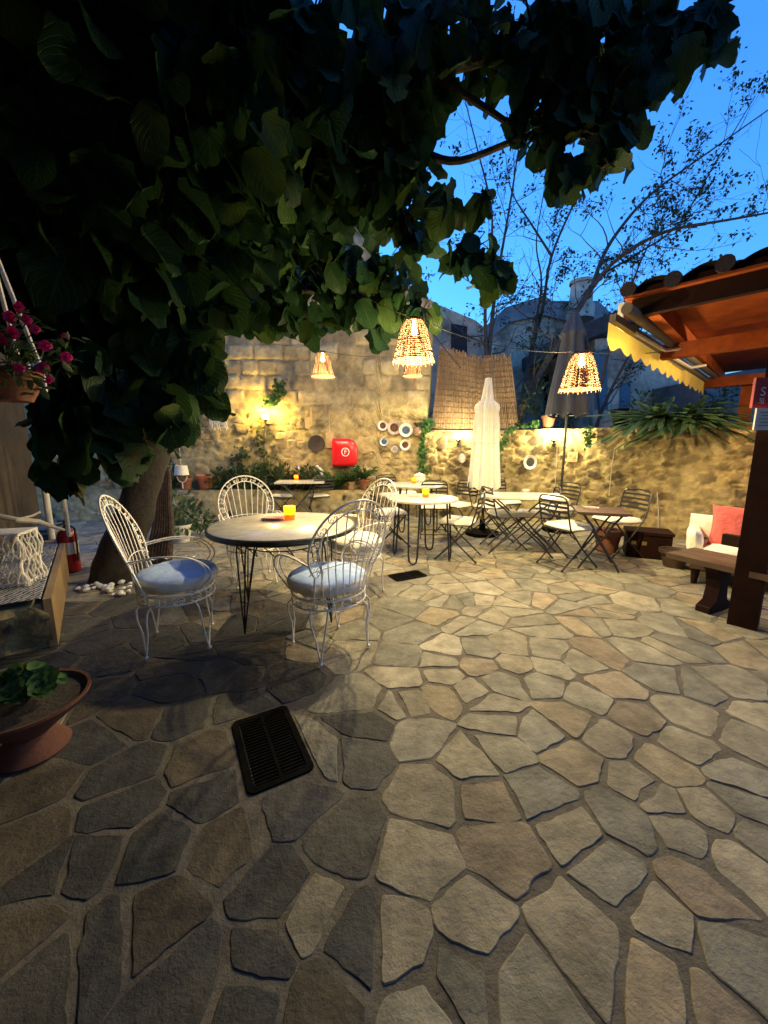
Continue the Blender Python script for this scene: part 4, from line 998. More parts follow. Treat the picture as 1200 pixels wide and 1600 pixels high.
# awning
aw=thing('awning','folded yellow awning with a scalloped valance along the pergola eave','awning',(0,0,0))
a0=G(953,503,2.42); a1=G(1102,597,2.42); ad=(a1-a0).normalized(); L_=(a1-a0).length
m=MB(); n=90; drop=.20
for i in range(n+1):
    s=i*L_/n; q=a0+ad*s; sc=abs(math.sin(s*math.pi/.34)); bul=.012*math.sin(s*9)
    for k in range(5):
        z=2.42-(drop-.06+.065*sc)*k/4; o=B_*(bul*k/4+.01); m.v.append((q.x+o.x,q.y+o.y,z))
for i in range(n):
    for k in range(4): a=i*5+k; m.face((a,a+1,a+6,a+5))
m.build('valance',M['yellow'],aw)
m=MB(); m.beam(a0+V(0,0,.03)-B_*.02,a1+V(0,0,.03)-B_*.02,.05,.06); m.build('front_bar',mat('dull_bar',(.18,.15,.11),.6),aw,smooth=False)
m=MB(); m.tube([a0+V(0,0,.08)-B_*.12,a1+V(0,0,.08)-B_*.12],.045,14); m.build('fabric_roll',mat('dull_fabric',(.16,.13,.09),.9),aw)
for k in(.55,1.9): m=MB(); q=a0+ad*k; m.tube([q-B_*.05+V(0,0,.0),q-B_*.1+ad*.9+V(0,0,-.02),q-B_*.22+ad*1.1+V(0,0,.02)],.018,8); m.build('folding_arm',M['cer'],aw)
# sign and notice on the near post
def along(u,v,Y): return P(u,v,Y)
sg=thing('shop_sign','dark red sign with white letters fixed high beside the near post','sign',P(1207,614,2.75),.0)
m=MB(); m.box((0,0,0),(.27,.02,.20)); m.build('board',M['redpaint'],sg,smooth=False)
Mx=Matrix.Translation((-.085,-.012,.0))@Matrix.Rotation(R(90),4,'X')
text_mesh('lettering','S',.085,M['paper'],sg,Matrix.Translation((-.078,-.013,.005))@Matrix.Rotation(R(90),4,'X'),.002)
text_mesh('lettering','SI',.05,M['paper'],sg,Matrix.Translation((-.079,-.013,-.055))@Matrix.Rotation(R(90),4,'X'),.002)
nt_=thing('paper_notice','pale paper notice fixed on the near post under the red sign','notice',P(1203,655,2.70),.0)
m=MB(); m.box((0,0,0),(.21,.012,.145)); m.build('sheet',M['paper'],nt_,smooth=False)
m=MB(); 
for k in range(5): m.box((0,-.008,.045-k*.022),(.16-.02*(k%2),.002,.004))
m.build('printed_lines',M['brownwood'],nt_,smooth=False)
# ---------------------------------------------------------------- sofa, low table, chest
so_=G(1140,900); 
def quilt(mb,c,size,rot,puff,n=12,seed=0):
    Mr=Matrix.Rotation(rot,3,'Z') if not isinstance(rot,Matrix) else rot; sx,sy,sz=size; b=len(mb.v); c=V(*c)
    for s in(-1,1):
        for j in range(n+1):
            for i in range(n+1):
                x,y=-1+2*i/n,-1+2*j/n; e=(1-x**4)*(1-y**4); k=1-.07*(1-abs(x*y))*0-.10*(abs(x)**3+abs(y)**3)*.5*0+ -.08*(1-abs(x)**2)*(abs(y)**6)-.08*(1-abs(y)**2)*(abs(x)**6)
                z=s*(sz/2*max(0,e)**.45+.002)*(1+.18*noise.noise(V(x*2.5,y*2.5,seed+s)))
                mb.v.append(tuple(c+Mr@V(x*sx/2*k,y*sy/2*k,z)))
    for j in range(n):
        for i in range(n): a=b+j*(n+1)+i; o=(n+1)**2; mb.face((a,a+n+1,a+n+2,a+1)); mb.face((o+a,o+a+1,o+a+n+2,o+a+n+1))
    o=(n+1)**2
    for i in range(n):
        for a,b_ in((i,i+1),(n*(n+1)+i+1,n*(n+1)+i),((i+1)*(n+1),i*(n+1)),(i*(n+1)+n,(i+1)*(n+1)+n)): mb.face((b+a,b+b_,b+o+b_,b+o+a))
bl=G(1074,911)    # near left foot of the sofa
ang=math.atan2(-.60,.80); ex=V(math.cos(ang),math.sin(ang),0); 
so=thing('sofa','low sofa draped in a cream throw behind the brown table','sofa',(bl.x,bl.y,0),ang)
m=MB(); m.box((.95,.36,.22),(1.9,.74,.12)); m.build('frame',M['brownwood'],so,smooth=False)
for x,y in((.05,.04),(1.85,.04),(.05,.68),(1.85,.68)): m=MB(); m.lathe([(.0,0),(.025,0),(.04,.16),(0,.16)],8,(x,y,0)); m.build('leg',M['darkwood'],so)
m=MB(); quilt(m,(.95,.34,.33),(1.85,.72,.17),0,1,16,2); m.build('seat_cushion',M['pad'],so)
# draped throw over back: a wavy sheet with thickness
def drape(prof,x0,x1,n,seed,th=.018):
    m=MB(); k=len(prof)
    for s in(0,1):
        for i in range(n+1):
            x=x0+(x1-x0)*i/n
            for j,(y,z) in enumerate(prof):
                w=.022*noise.noise(V(x*7,j*.35,seed))+.010*math.sin(x*26+j*.3); m.v.append((x+.02*noise.noise(V(j,x,seed)),y-s*th+w,z+ .02*noise.noise(V(x*4,j,seed+2))-(s*th if j not in(0,k-1) else 0)))
    for s in(0,1):
        for i in range(n):
            for j in range(k-1): a=s*(n+1)*k+i*k+j; q=(a,a+1,a+k+1,a+k); m.face(q if s else q[::-1])
    return m
drape([(.56,.38),(.58,.48),(.60,.57),(.63,.61),(.69,.62),(.74,.59),(.76,.45),(.76,.25)],-.02,1.92,50,1).build('back_throw',M['pad'],so,fix=True)
m=MB(); m.box((.95,.67,.43),(1.84,.06,.32)); m.build('backrest',M['brownwood'],so,smooth=False)
m=MB(); quilt(m,(.03,.36,.36),(.58,.34,.13),Matrix.Rotation(R(84),3,'Y')@Matrix.Rotation(R(90),3,'Z'),1,14,6); m.build('arm_throw',M['pad'],so)
m=MB(); quilt(m,(0,0,0),(.54,.50,.25),0,1,16,9); cu=m.build('scatter_cushion',M['coral']); 
cu.location=so.matrix_world@V(0,0,0) if False else (bl+ex*.40+V(-ex.y,ex.x,0)*.40+V(0,0,.52)); cu.rotation_euler=(R(60),R(4),ang); tag(cu,'crumpled coral pink cushion leaning on the cream sofa','cushion')
q=G(1110,872,.44); tb=thing('low_table','dark brown low wooden table with a plank top before the sofa','table',(0,0,0))
c1=G(1050,862,.44); c2=G(1157,886,.44); d12=(c2-c1).normalized(); pr=V(-d12.y,d12.x,0)
if pr.y<0: pr=-pr
rot=math.atan2(d12.y,d12.x); cen=c1+d12*.78+pr*.13
m=MB(); 
for k in range(3): q=cen+pr*(-.145+.145*k); m.box((q.x,q.y,.42),(1.56,.138,.045),rot=rot)
m.build('tabletop',M['brownwood'],tb,smooth=False)
for s_ in(.30,1.2):
    q=c1+d12*s_+pr*.13; m=MB(); sh=[(-.17,0),(.17,0),(.17,.05),(.08,.09),(.06,.2),(.09,.33),(.15,.40),(-.15,.40),(-.09,.33),(-.06,.2),(-.08,.09),(-.17,.05)]
    Mr=Matrix((pr,V(0,0,1),d12)).transposed(); m.prism(sh,-.05,.05,Mr,(q.x,q.y,0)); m.build('trestle',M['darkwood'],tb,smooth=False)
m=MB(); a=c1+d12*.3+pr*.13; b=c1+d12*1.2+pr*.13; m.beam(a+V(0,0,.17),b+V(0,0,.17),.06,.09); m.build('stretcher',M['darkwood'],tb,smooth=False)
q=G(1008,868); ch=thing('wooden_chest','black wooden chest standing against the wall','chest',(q.x,q.y,0),-.45)
m=MB(); m.box((0,0,.15),(.46,.34,.29)); m.build('body',M['darkwood'],ch,smooth=False); m=MB(); m.box((0,0,.315),(.49,.37,.035)); m.build('lid',M['darkwood'],ch,smooth=False)

for lx in(-.05,-.16): m=MB(); m.box((lx,-.173,.19),(.05,.006,.045)); m.build('latch',M['brass'],ch,smooth=False)
# ---------------------------------------------------------------- pots
def pot(name,loc,prof,m_,label,cat='pot',group=None):
    t=thing(name,label,cat,loc,0,group); m=MB(); m.lathe(prof,32); m.build('body',m_,t)
    s=MB(); r_=prof[-1][0]; s.lathe([(0,prof[-1][1]+.005),(r_*1.02,prof[-1][1]),(r_*1.02,prof[-1][1]-.005),(0,prof[-1][1]-.006)],24); s.build('soil',M['earth'],t); return t
def std(r,h): return [(r*.66,0),(r*.92,h*.8),(r*1.05,h*.8),(r*1.05,h),(r*.95,h),(r*.9,h*.88)]
pot('terracotta_pot',G(947,862),std(.17,.30),M['terra'],'terracotta pot on the paving behind the small dark table')
pot('barrel_pot',G(1052,885),std(.15,.20),M['brownwood'],'low wooden tub between the chest and the sofa')
def onpl(u,v,Y=7.28): q=P(u,v,Y); return V(q.x,Y,.57)
pot('terracotta_pot',onpl(291,766),std(.13,.22),M['terra'],'terracotta pot at the left end of the planter wall',group='terracotta pots on the planter')
pot('terracotta_pot',onpl(322,766,7.45),std(.17,.26),mat('orange_terracotta',(.5,.15,.06),.8),'wider orange pot on the planter just right of the first pot',group='terracotta pots on the planter')
pot('terracotta_pot',onpl(548,766),std(.075,.14),mat('pale_terracotta',(.42,.24,.14),.8),'small pale terracotta pot on the planter under the red box',group='terracotta pots on the planter')
pot('terracotta_pot',onpl(569,766),std(.105,.19),M['terra'],'terracotta pot at the right end of the planter',group='terracotta pots on the planter')
p_,n_=onlow(856,664,-.15); p_.z=1.71; pot('terracotta_pot',p_,std(.12,.2),M['terra'],'terracotta pot on top of the low wall by the grey parasol')
p_,n_=onlow(965,664,-.2); p_.z=1.70; pot('planter_box',p_,std(.16,.26),M['iron'],'dark planter pot on the low wall before the white house')
wp=G(285,846); pot('white_pot',wp,std(.15,.26),M['cer'],'white pot with a green plant on the paving before the planter wall')
bush('leafy_plant','green leafy plant growing in the white pot',280,805,38,wp.y,230,(.05,.10,.035),.085)
bush('leafy_plant','trailing green plant leaning right of the white pot',318,812,20,wp.y+.3,90,(.05,.09,.035),.08)
# spiky and bushy plants on the planter
def spiky(u,v,Y,n,L,label,col=(.06,.12,.04),droop=.6,wd=.03,grp='plants on the planter',c0=None,spread=.8,nu=6,cat='plant',name='spiky_plant'):
    r=random.Random(int(u)*3+int(v)); c=c0 or P(u,v,Y); t=thing(name,label,cat,c,0,grp); m=MB()
    for k in range(n):
        a=r.uniform(0,6.283); e=r.uniform(.2,1.2)*spread; d=V(math.cos(a)*e,math.sin(a)*e,1); l=L*r.uniform(.6,1.2); kk=r.uniform(.6,1.35)
        leaf(m,V(math.cos(a)*.03,math.sin(a)*.03,0),d,V(-d.x*1.0,-d.y,1.3),l,wd*r.uniform(.8,1.3)*1.6,tuple(x*kk for x in col),nu=nu,curl=-0+droop*r.uniform(.5,1.2))
    m.build('foliage',M['leaf'],t); return t
spiky(548,752,7.28,70,.24,'small green plant in the pale pot under the red box',wd=.012)
spiky(569,748,7.28,80,.28,'green spiky plant in the right end pot of the planter',wd=.014)
spiky(524,762,7.35,120,.34,'bright green leafy clump on the planter left of the small pots',(.07,.15,.04),wd=.035)
for i,(u,v,r_,lab) in enumerate([(345,752,20,'dark shrub on the planter behind the far white armchair'),(375,748,24,'tall dark shrub on the planter below the yellow lamp'),(410,750,22,'dark shrub on the planter left of the square table'),(440,745,20,'dark shrub on the planter behind the square table'),(480,748,20,'dark green shrub on the planter behind the candle'),(270,745,24,'dark shrub at the far left of the planter')]):
    bush('planter_shrub',lab,u,v,r_,7.4,230,(.03,.055,.025),.085,group='shrubs along the planter')
# hanging large strap-leaf plant on the right wall
p_,n_=onlow(1030,672,.0); p_.z=1.70
spiky(0,0,0,130,.36,'big strap leaved plant spilling over the low wall below the awning',(.10,.19,.09),1.9,.06,grp=None,c0=p_+n_*.02+V(0,0,.02),spread=1.0,nu=9,name='strap_leaf_plant')
p_,n_=onlow(1075,672,.0); p_.z=1.70
spiky(0,0,0,95,.36,'second strap leaved plant trailing over the wall nearer the pergola post',(.08,.16,.07),2.0,.056,grp=None,c0=p_+n_*.02,spread=1.05,nu=9,name='strap_leaf_plant')
# ivies: strings of small leaves following a path on a wall
def ivy(path,label,n,L,spread,col=(.05,.12,.035),place=None):
    r=random.Random(len(label)); t=thing('ivy',label,'ivy',(0,0,0),0,'ivy strands on the walls'); m=MB(); s=MB(); pts=[]
    for (u,v) in path:
        if place=='tall': pts.append(P(u,v,TW_Y-.06))
        else: pts.append(onlow(u,v,.07)[0])
    s.tube(pts,.006,4); 
    for k in range(n):
        f_=r.random()*(len(pts)-1); i=min(int(f_),len(pts)-2); q=pts[i].lerp(pts[i+1],f_-i)+V(r.gauss(0,spread),-abs(r.gauss(0,.03)),r.gauss(0,spread*.7)); l=L*r.uniform(.6,1.3); kk=r.uniform(.6,1.4)
        leaf(m,q,V(r.gauss(0,.6),-.4,r.gauss(-.6,.4)),V(r.gauss(0,.3),-1,.4),l,l*.8,tuple(x*kk for x in col),simple=True)
    m.build('foliage',M['leaf'],t); s.build('vine',M['stem'],t)
ivy([(668,655),(666,680),(663,705),(661,735)],'dense ivy column hanging in the corner beside the plates',420,.075,.055,place='tall')
ivy([(800,664),(792,680),(783,693),(776,705),(775,718)],'light green ivy trailing from the wall top right of the cream parasol',120,.07,.035)
ivy([(808,664),(822,663),(838,662)],'ivy sprigs along the wall top right of the reed screen',90,.07,.03)
ivy([(440,598),(438,612),(428,622),(418,632)],'dark creeper patch above the yellow lamp',150,.08,.06,place='tall')
ivy([(918,668),(922,682),(920,696)],'small weeds growing from the wall right of the grey pole',60,.06,.04)
ivy([(415,660),(410,690),(420,720),(405,740)],'sparse creeper under the yellow lamp',120,.07,.10,(.06,.08,.03),place='tall')
ivy([(380,700),(370,725),(385,745)],'dim creeper on the rubble wall above the planter shrubs',110,.08,.10,(.05,.07,.03),place='tall')
# ---------------------------------------------------------------- things hanging on the walls
def disc(u,v,rpx,m_,label,cat='plate',name='wall_plate',group='plates on the tall wall',inner=None,low=False,sq=1.0,Y=None):
    if low: p,n_=onlow(u,v,.05)
    else: p=P(u,v,TW_Y-.06); n_=V(0,-1,0)
    r_=rpx*p.y/F*1.02; t=thing(name,label,cat,p,math.atan2(n_.y,n_.x)+math.pi/2,group)
    m=MB(); m.lathe([(0,0),(r_*.6,.0),(r_*.7,.012),(r_,.026),(r_,.020),(r_*.7,.004),(r_*.6,-.01),(0,-.01)],28)
    for i,x in enumerate(m.v): m.v[i]=(x[0],-x[2],x[1]*sq)
    m.build('body',m_,t)
    if inner:
        m=MB(); m.lathe([(r_*.60,.004),(r_*.62,.007),(r_*.50,.008),(r_*.48,.004)],28)
        for k in range(8): a=k*.785; m.sphere((r_*.3*math.cos(a),r_*.3*math.sin(a),.005),r_*.09,6,(1,1,.3))
        m.sphere((0,0,.005),r_*.13,8,(1,1,.3))
        for k in range(16): a=k*.3927; m.sphere((r_*.84*math.cos(a),r_*.84*math.sin(a),.020),r_*.05,5,(1,1,.4))
        for i,x in enumerate(m.v): m.v[i]=(x[0],-x[2],x[1]*sq)
        m.build('painted_motif',inner,t)
    return t
blu=mat('blue_glaze',(.12,.20,.33),.3); brn=mat('brown_glaze',(.16,.08,.04),.3); pkc=mat('rosy_ceramic',(.36,.27,.25),.35,var=.2,vs=20)
disc(598,665,7.5,M['cer'],'small cream plate at the upper left of the plate group',inner=brn)
disc(616,668,10.5,pkc,'large rosy brown plate in the upper middle of the plate group',inner=brn)
disc(634,672,10,M['cer'],'large white plate with blue centre at the upper right of the group',inner=blu)
disc(600,690,6.5,mat('bluish_ceramic',(.45,.48,.52),.3),'small bluish plate at the lower left of the group',inner=blu)
disc(617,701,7,M['cerb'],'small dark brown plate lowest in the group',inner=M['cer'])
disc(633,695,8,M['cer'],'white patterned plate at the lower right of the group',inner=brn)
disc(495,693,12.5,mat('dark_basket',(.05,.035,.03),.9,var=.4,vs=40),'dark round woven tray left of the red box','tray','woven_tray',None)
disc(722,714,6.5,M['cerb'],'small oval painted plaque under the left white lamp','plaque','wall_plaque',None,inner=M['cer'],low=True,sq=1.35)
disc(829,722,9.5,M['cer'],'oval white tile with a dark flower pattern on the low wall','plaque','wall_plaque',None,inner=mat('dark_glaze',(.05,.05,.05),.4),low=True,sq=1.15)
p_,n_=onlow(897,714,.05); t=thing('terracotta_plaque','square terracotta plaque with a ring relief right of the grey pole','plaque',p_,math.atan2(n_.y,n_.x)+math.pi/2)
mt=mat('pale_brick',(.5,.24,.12),.85); m=MB(); m.box((0,0,0),(.17,.03,.17)); m.build('tile',mt,t,smooth=False)
m=MB(); 
for r_ in(.05,.022): m.tube([V(r_*math.cos(R(a)),-.017,r_*math.sin(R(a))) for a in range(0,360,20)],.006,6,closed=True)
m.build('relief',mt,t)
t=thing('metal_pineapple','dark metal pineapple ornament at the right of the plates','ornament',P(652,672,TW_Y-.08)); m=MB(); m.sphere((0,0,-.03),.085,14,(1,.6,1.15)); 
for k in range(60):
    a=k*2.4; z=-.11+.17*k/60; rr_=.085*math.sqrt(max(0,1-((z+.03)/.1)**2)); m.sphere((rr_*math.cos(a),rr_*.6*math.sin(a),z),.013,5)
m.build('body',M['cerb'],t); m=MB()
for k in range(12): a=k*.52; leaf(m,V(0,0,.05),V(math.cos(a)*.6,math.sin(a)*.4,1),V(-math.cos(a),-math.sin(a),.6),.12,.04,(.08,.08,.06),nu=4)
m.build('crown_leaves',M['leaf'],t)
# red hose cover with a ringed F
p=P(540,707,TW_Y-.05); t=thing('hose_cover','red padded fire hose box with a white ringed letter F on the tall wall','hose box',p)
w_,h_=.245,.265; sh=[]
for k in range(9): a=R(90+90*k/8); sh.append((-w_+.03+.03*math.cos(a),h_-.03+.03*math.sin(a)))
for k in range(9): a=R(180+90*k/8); sh.append((-w_+.03+.03*math.cos(a),-h_+.03+.03*math.sin(a)))
for k in range(9): a=R(-90+90*k/8); sh.append((w_-.14+.14*math.cos(a),-h_+.16+.16*math.sin(a)))
for k in range(9): a=R(90*k/8); sh.append((w_-.20+.20*math.cos(a),h_-.22+.22*math.sin(a)))
m=MB(); n=len(sh)
rings=[(1,0),(1,-.16),(.97,-.195),(.90,-.22),(.75,-.235),(.5,-.243)]
for k,y in rings:
    for x,z in sh: m.v.append((x*k,y,z*k))
m.v.append((0,-.245,0))
for i in range(len(rings)-1):
    for j in range(n): m.face((i*n+j,i*n+(j+1)%n,(i+1)*n+(j+1)%n,(i+1)*n+j))
for j in range(n): m.face(((len(rings)-1)*n+j,(len(rings)-1)*n+(j+1)%n,len(rings)*n))
m.build('body',M['red'],t,fix=True)
wl_=mat('white_print',(.8,.78,.76),.5)
m=MB(); m.tube([V(.02+.068*math.cos(R(a)),-.2475,.01+.074*math.sin(R(a))) for a in range(0,360,10)],.009,6,closed=True); m.build('ring_mark',wl_,t)
text_mesh('letter','F',.12,wl_,t,Matrix.Translation((.022,-.247,.01))@Matrix.Rotation(R(90),4,'X'),.004)
tag(t)
# boards, macrame, cables
def board(name,pix,Y,label,cat,m_,th=.03,group=None):
    c=sum((P(u,v,Y) for u,v in pix),V(0,0,0))/len(pix); t=MB(); p=[P(u,v,Y)-c for u,v in pix]
    n=len(p); t.add([q+V(0,-th/2,0) for q in p]+[q+V(0,th/2,0) for q in p],[tuple(range(n)),tuple(range(n,2*n))[::-1]]+[(i,n+i,n+(i+1)%n,(i+1)%n) for i in range(n)])
    o=t.build(name,m_,smooth=False,fix=True); o.location=c; return tag(o,label,cat,group)
pw=mat('pale_wood',(.48,.34,.16),.7,var=.2,vs=12)
board('cutting_board',[(476,653),(484,651),(484,638),(487,636),(488,651),(488,664),(482,671),(477,669)],TW_Y-.06,'pale wooden board hanging right of the yellow lamp','board',pw)
board('wall_ornament',[(509,676),(521,676),(521,700),(509,700)],TW_Y-.06,'pale wooden panel with fringe hanging just left of the red box','panel',pw)
cord(P(514,640,TW_Y-.05),P(515,676,TW_Y-.06),0,'pale string holding the wooden panel left of the red box',.003,'string',None,3,'cablew')
def macrame(c,w,h,label,n,seed,name='macrame_hanging',th=.006,depth=0,rot=0):
    r=random.Random(seed); t=thing(name,label,'macrame',c,rot); m=MB(); m.tube([(-w/2,0,0),(w/2,0,0)],.010,6); m.build('rod',M['brownwood'],t); m=MB()
    for k in range(n):
        x=-w/2+w*(k+.5)/n; L2=h*r.uniform(.8,1.08); ph=r.random()*6; amp=r.uniform(.006,.016)
        m.tube([(x+amp*math.sin(ph+q*5),r.uniform(-.006,.006),-L2*q/9) for q in range(10)],th*r.uniform(.8,1.2),5)
    for z in(.12,.45):
        m.tube([(-w/2+w*k/12,-.008,-h*z-.02*(k%2)) for k in range(13)],th*1.2,5)
    m.build('knotted_cords',M['ropew'],t); return t
mc=P(338,617,6.0); macrame(mc,.26,.50,'pale macrame lampshade hanging before the wall left of the yellow lamp',24,3,th=.009)
cord(P(342,540,6.0),mc+V(0,0,.0),0,'pale strings holding the macrame before the tall wall',.005,'string',None,3,'cablew')
def cable(path,label,place='low',r_=.007):
    pts=[onlow(u,v,.05)[0] if place=='low' else P(u,v,TW_Y-.05) for u,v in path]; k=MB(); k.tube(pts,r_,5); tag(k.build('wall_cable',M['cablew']),label,'cable','cables on the walls')
cable([(872,692),(870,730),(867,775)],'pale cable running down from the right white lamp')
cable([(962,700),(957,730),(953,775)],'pale cable on the wall above the terracotta pot')
cable([(1027,768),(1029,800),(1029,830),(1026,845)],'pale cable hanging above the black chest')
cable([(717,695),(717,705)],'short cable under the left white lamp')
cable([(415,670),(414,700),(416,735),(412,760)],'pale cable running down from the yellow lamp','tall')
def blob(name,loc,parts,m_,label,cat): 
    m=MB()
    for c,r_,sq in parts: m.sphere(c,r_,10,sq)
    o=m.build(name,m_); o.location=loc; return tag(o,label,cat)
# bird and lizard ornaments
def curl(name,pix,Y,r0,label,cat,m_):
    pts=[P(u,v,Y) for u,v in pix]; k=MB(); n=len(pts); k.tube(pts,0,8,rr=[max(.006,r0*math.sin(math.pi*min(.95,(i+.6)/n))) for i in range(n)]); k.sphere(pts[0],r0*.75,8); return tag(k.build(name,m_),label,cat)
curl('seahorse_ornament',[(496,729),(500,733),(503,738),(505,744),(503,749),(500,751)],TW_Y-.1,.045,'white curled seahorse ornament on the wall above the square table','ornament',M['cer'])
curl('lizard_ornament',[(303,668),(305,673),(308,679),(307,684)],TW_Y-.1,.04,'small white lizard ornament at the left of the tall wall','ornament',M['cer'])
curl('heron_ornament',[(466,727),(467,732),(465,738),(468,745),(470,752)],TW_Y-.1,.035,'grey bird ornament behind the square table candle','ornament',M['steel'])
t=thing('spotlight','small dark spotlight on the tall wall at the left','spotlight',P(298,633,TW_Y-.1)); m=MB(); m.lathe([(.03,0),(.06,.10),(.055,.1),(.02,.01)],14); m.build('shade',M['black'],t); m=MB(); m.tube([(0,.08,.12),(0,0,.06)],.01,6); m.build('bracket',M['black'],t)
t=thing('hanging_bucket','white enamel cup planter hanging at the left of the planter wall','bucket',P(284,742,6.2)); m=MB(); m.lathe([(.11,.0),(.09,.15),(.085,.15),(.10,.02),(0,.02)],24); m.build('cup',M['cer'],t); m=MB(); m.tube([V(.08*math.cos(R(a)),0,-.02+.10*math.sin(R(a))) for a in range(180,361,15)],.008,6); m.build('handle',M['cer'],t); m=MB(); m.tube([(0,0,-.11),(0,0,-.22)],.008,6);m.tube([(0,0,.15),(0,0,1.2)],.004,5); m.build('hanger',M['cer'],t)
# ---------------------------------------------------------------- left side: house, ledge, extinguisher, pots
hw=thing('house_wall','dark house wall at the left edge with a white downpipe','house',(0,0,0))
c0=V(-4.06,4.45,0); dh=V(.48,-.877,0)
m=MB(); mid=c0+dh*2.5; m.box((mid.x-.20,mid.y-.12,2.75),(.5,5.0,5.5),rot=math.atan2(dh.y,dh.x)+math.pi/2); m.build('wall',mat('dark_stone_wall',(.045,.035,.025),.9,var=.4,vs=5,bump=.015,bs=14),hw,smooth=False)
m=MB(); a=P(52,640,3.75); b_=P(63,800,3.75); m.tube([V(a.x,a.y,2.6),V(a.x,a.y,.45)],.028,10); m.tube([V(a.x+.09,a.y+.1,2.6),V(a.x+.09,a.y+.1,.45)],.018,8); m.build('downpipe',M['cer'],hw)
# back closing wall left of the planter is the tall wall; the ledge runs along the house
ld=thing('stone_bench','low rubble bench with a pale wooden edge along the house at left','bench',(0,0,0))
L0=G(85,1008); L0=V(L0.x,L0.y,0); L1=V(-3.78,4.45,0); dl=(L1-L0).normalized(); nl=V(-dl.y,dl.x,0)
if nl.x>0: nl=-nl
zt=.34
W_=1.3
near_=MB(); nn=44
for i in range(nn+1):
    for j in range(14):
        s=i*W_/nn; z=-.03+(zt)*j/13; hh,c=rubble(s,z,31,.1,6); q=L0+nl*s-dl*(hh*.8); near_.vc=near_.vc or {}; near_.vc[len(near_.v)]=c; near_.v.append((q.x,q.y,z)); 
        if i<nn and j<13: a=i*14+j
for i in range(nn):
    for j in range(13): a=i*14+j; near_.col=rubble(i*W_/nn,-.03+zt*j/13,31,.1,6)[1]; near_.face((a,a+1,a+15,a+14))
near_.build('stonework',M['wall'],ld)
m=MB(); A=L0+nl*.03+dl*.02; B=L1+nl*.03; p=[A,B,B+nl*W_,A+nl*W_]; m.add([V(q.x,q.y,0) for q in p]+[V(q.x,q.y,zt-.03) for q in p],[(0,1,2,3),(4,5,6,7),(0,1,5,4),(1,2,6,5),(2,3,7,6),(3,0,4,7)]); m.build('core',mat('bench_stone',(.3,.24,.16),.9,var=.3),ld,smooth=False,fix=True)
m=MB(); a=L0-dl*.02; b=L1; m.beam(a+V(0,0,zt/2),b+V(0,0,zt/2),.045,zt+.01); m.build('edge_board',mat('pale_board',(.30,.20,.09),.6,var=.15,vs=6),ld,smooth=False)
# woven rug on the bench
rug=bpy.data.materials.new('woven_rug'); rug.use_nodes=True; n=rug.node_tree.nodes; Lk=rug.node_tree.links; b=n['Principled BSDF']; b.inputs['Roughness'].default_value=.95
tc=n.new('ShaderNodeTexCoord'); wv=n.new('ShaderNodeTexWave'); wv.inputs['Scale'].default_value=9; wv.inputs['Distortion'].default_value=5; wv.inputs['Detail'].default_value=3; wv.inputs['Detail Scale'].default_value=3
Lk.new(tc.outputs['Object'],wv.inputs['Vector']); cr=n.new('ShaderNodeValToRGB'); cr.color_ramp.elements[0].color=(.03,.035,.05,1); cr.color_ramp.elements[1].color=(.42,.42,.42,1); cr.color_ramp.elements[0].position=.35; cr.color_ramp.elements[1].position=.6
Lk.new(wv.outputs[0],cr.inputs[0]); Lk.new(cr.outputs[0],b.inputs['Base Color'])
m=MB(); n1=40; n2=16
for i in range(n1+1):
    for j in range(n2+1):
        q=L0+dl*(.0+1.95*i/n1)+nl*(.04+.9*j/n2); m.v.append((q.x,q.y,zt+.012+.006*noise.noise(V(q.x*9,q.y*9,0))))
for i in range(n1):
    for j in range(n2): a=i*(n2+1)+j; m.face((a,a+1,a+n2+2,a+n2+1))
k=len(m.v)
for i in range(n1+1): 
    q=L0+dl*(1.95*i/n1)+nl*.035; m.v.append((q.x,q.y,zt+.004))
for i in range(n1): m.face((i*(n2+1),(i+1)*(n2+1),k+i+1,k+i))
tag(m.build('woven_rug',rug),'grey and white woven rug lying on the stone bench','rug')
# basket table with macrame sides standing on the bench
q=P(15,870,2.75); mt_=thing('macrame_stool','white stool with knotted macrame sides standing on the woven rug','stool',(q.x-.02,q.y,zt+.015),.3)
sx_,sy_,sh_=.30,.26,.38
m=MB(); m.box((0,0,sh_),(sx_,sy_,.02)); m.build('top',M['ropew'],mt_,smooth=False)
for x in(-1,1):
    for y in(-1,1): m=MB(); m.tube([(x*(sx_/2-.01),y*(sy_/2-.01),0),(x*(sx_/2-.01),y*(sy_/2-.01),sh_-.01)],.009,8); m.build('leg',M['white'],mt_)
m=MB(); rr=random.Random(6)
for z in(sh_*.5,.02): m.tube([(-sx_/2,-sy_/2,z),(sx_/2,-sy_/2,z),(sx_/2,sy_/2,z),(-sx_/2,sy_/2,z)],.009,6,closed=True)
for k in range(44):
    e=k/44*4; s_=e%1; c=[(-sx_/2+sx_*s_,-sy_/2),(sx_/2,-sy_/2+sy_*s_),(sx_/2-sx_*s_,sy_/2),(-sx_/2,sy_/2-sy_*s_)][int(e)]; ph=rr.random()*6
    m.tube([(c[0]+.018*math.sin(ph+q_*.8),c[1]+.018*math.cos(ph+q_*.8)*.5,sh_-q_*sh_/12) for q_ in range(13)],.006,5)
m.build('knotted_cords',M['ropew'],mt_)
dw=MB(); a=P(5,800,3.0); dw.tube([P(-10,805,2.9),P(25,812,2.95),P(60,815,3.1),P(80,822,3.3),P(100,828,3.55)],0,8,rr=[.02,.022,.02,.018,.012]); dw.tube([P(25,812,2.95),P(50,806,3.1),P(62,800,3.2)],.010,6)
tag(dw.build('driftwood_branch',mat('driftwood',(.32,.30,.27),.9,var=.25,vs=15)),'grey driftwood branch lying over the macrame stool','branch')
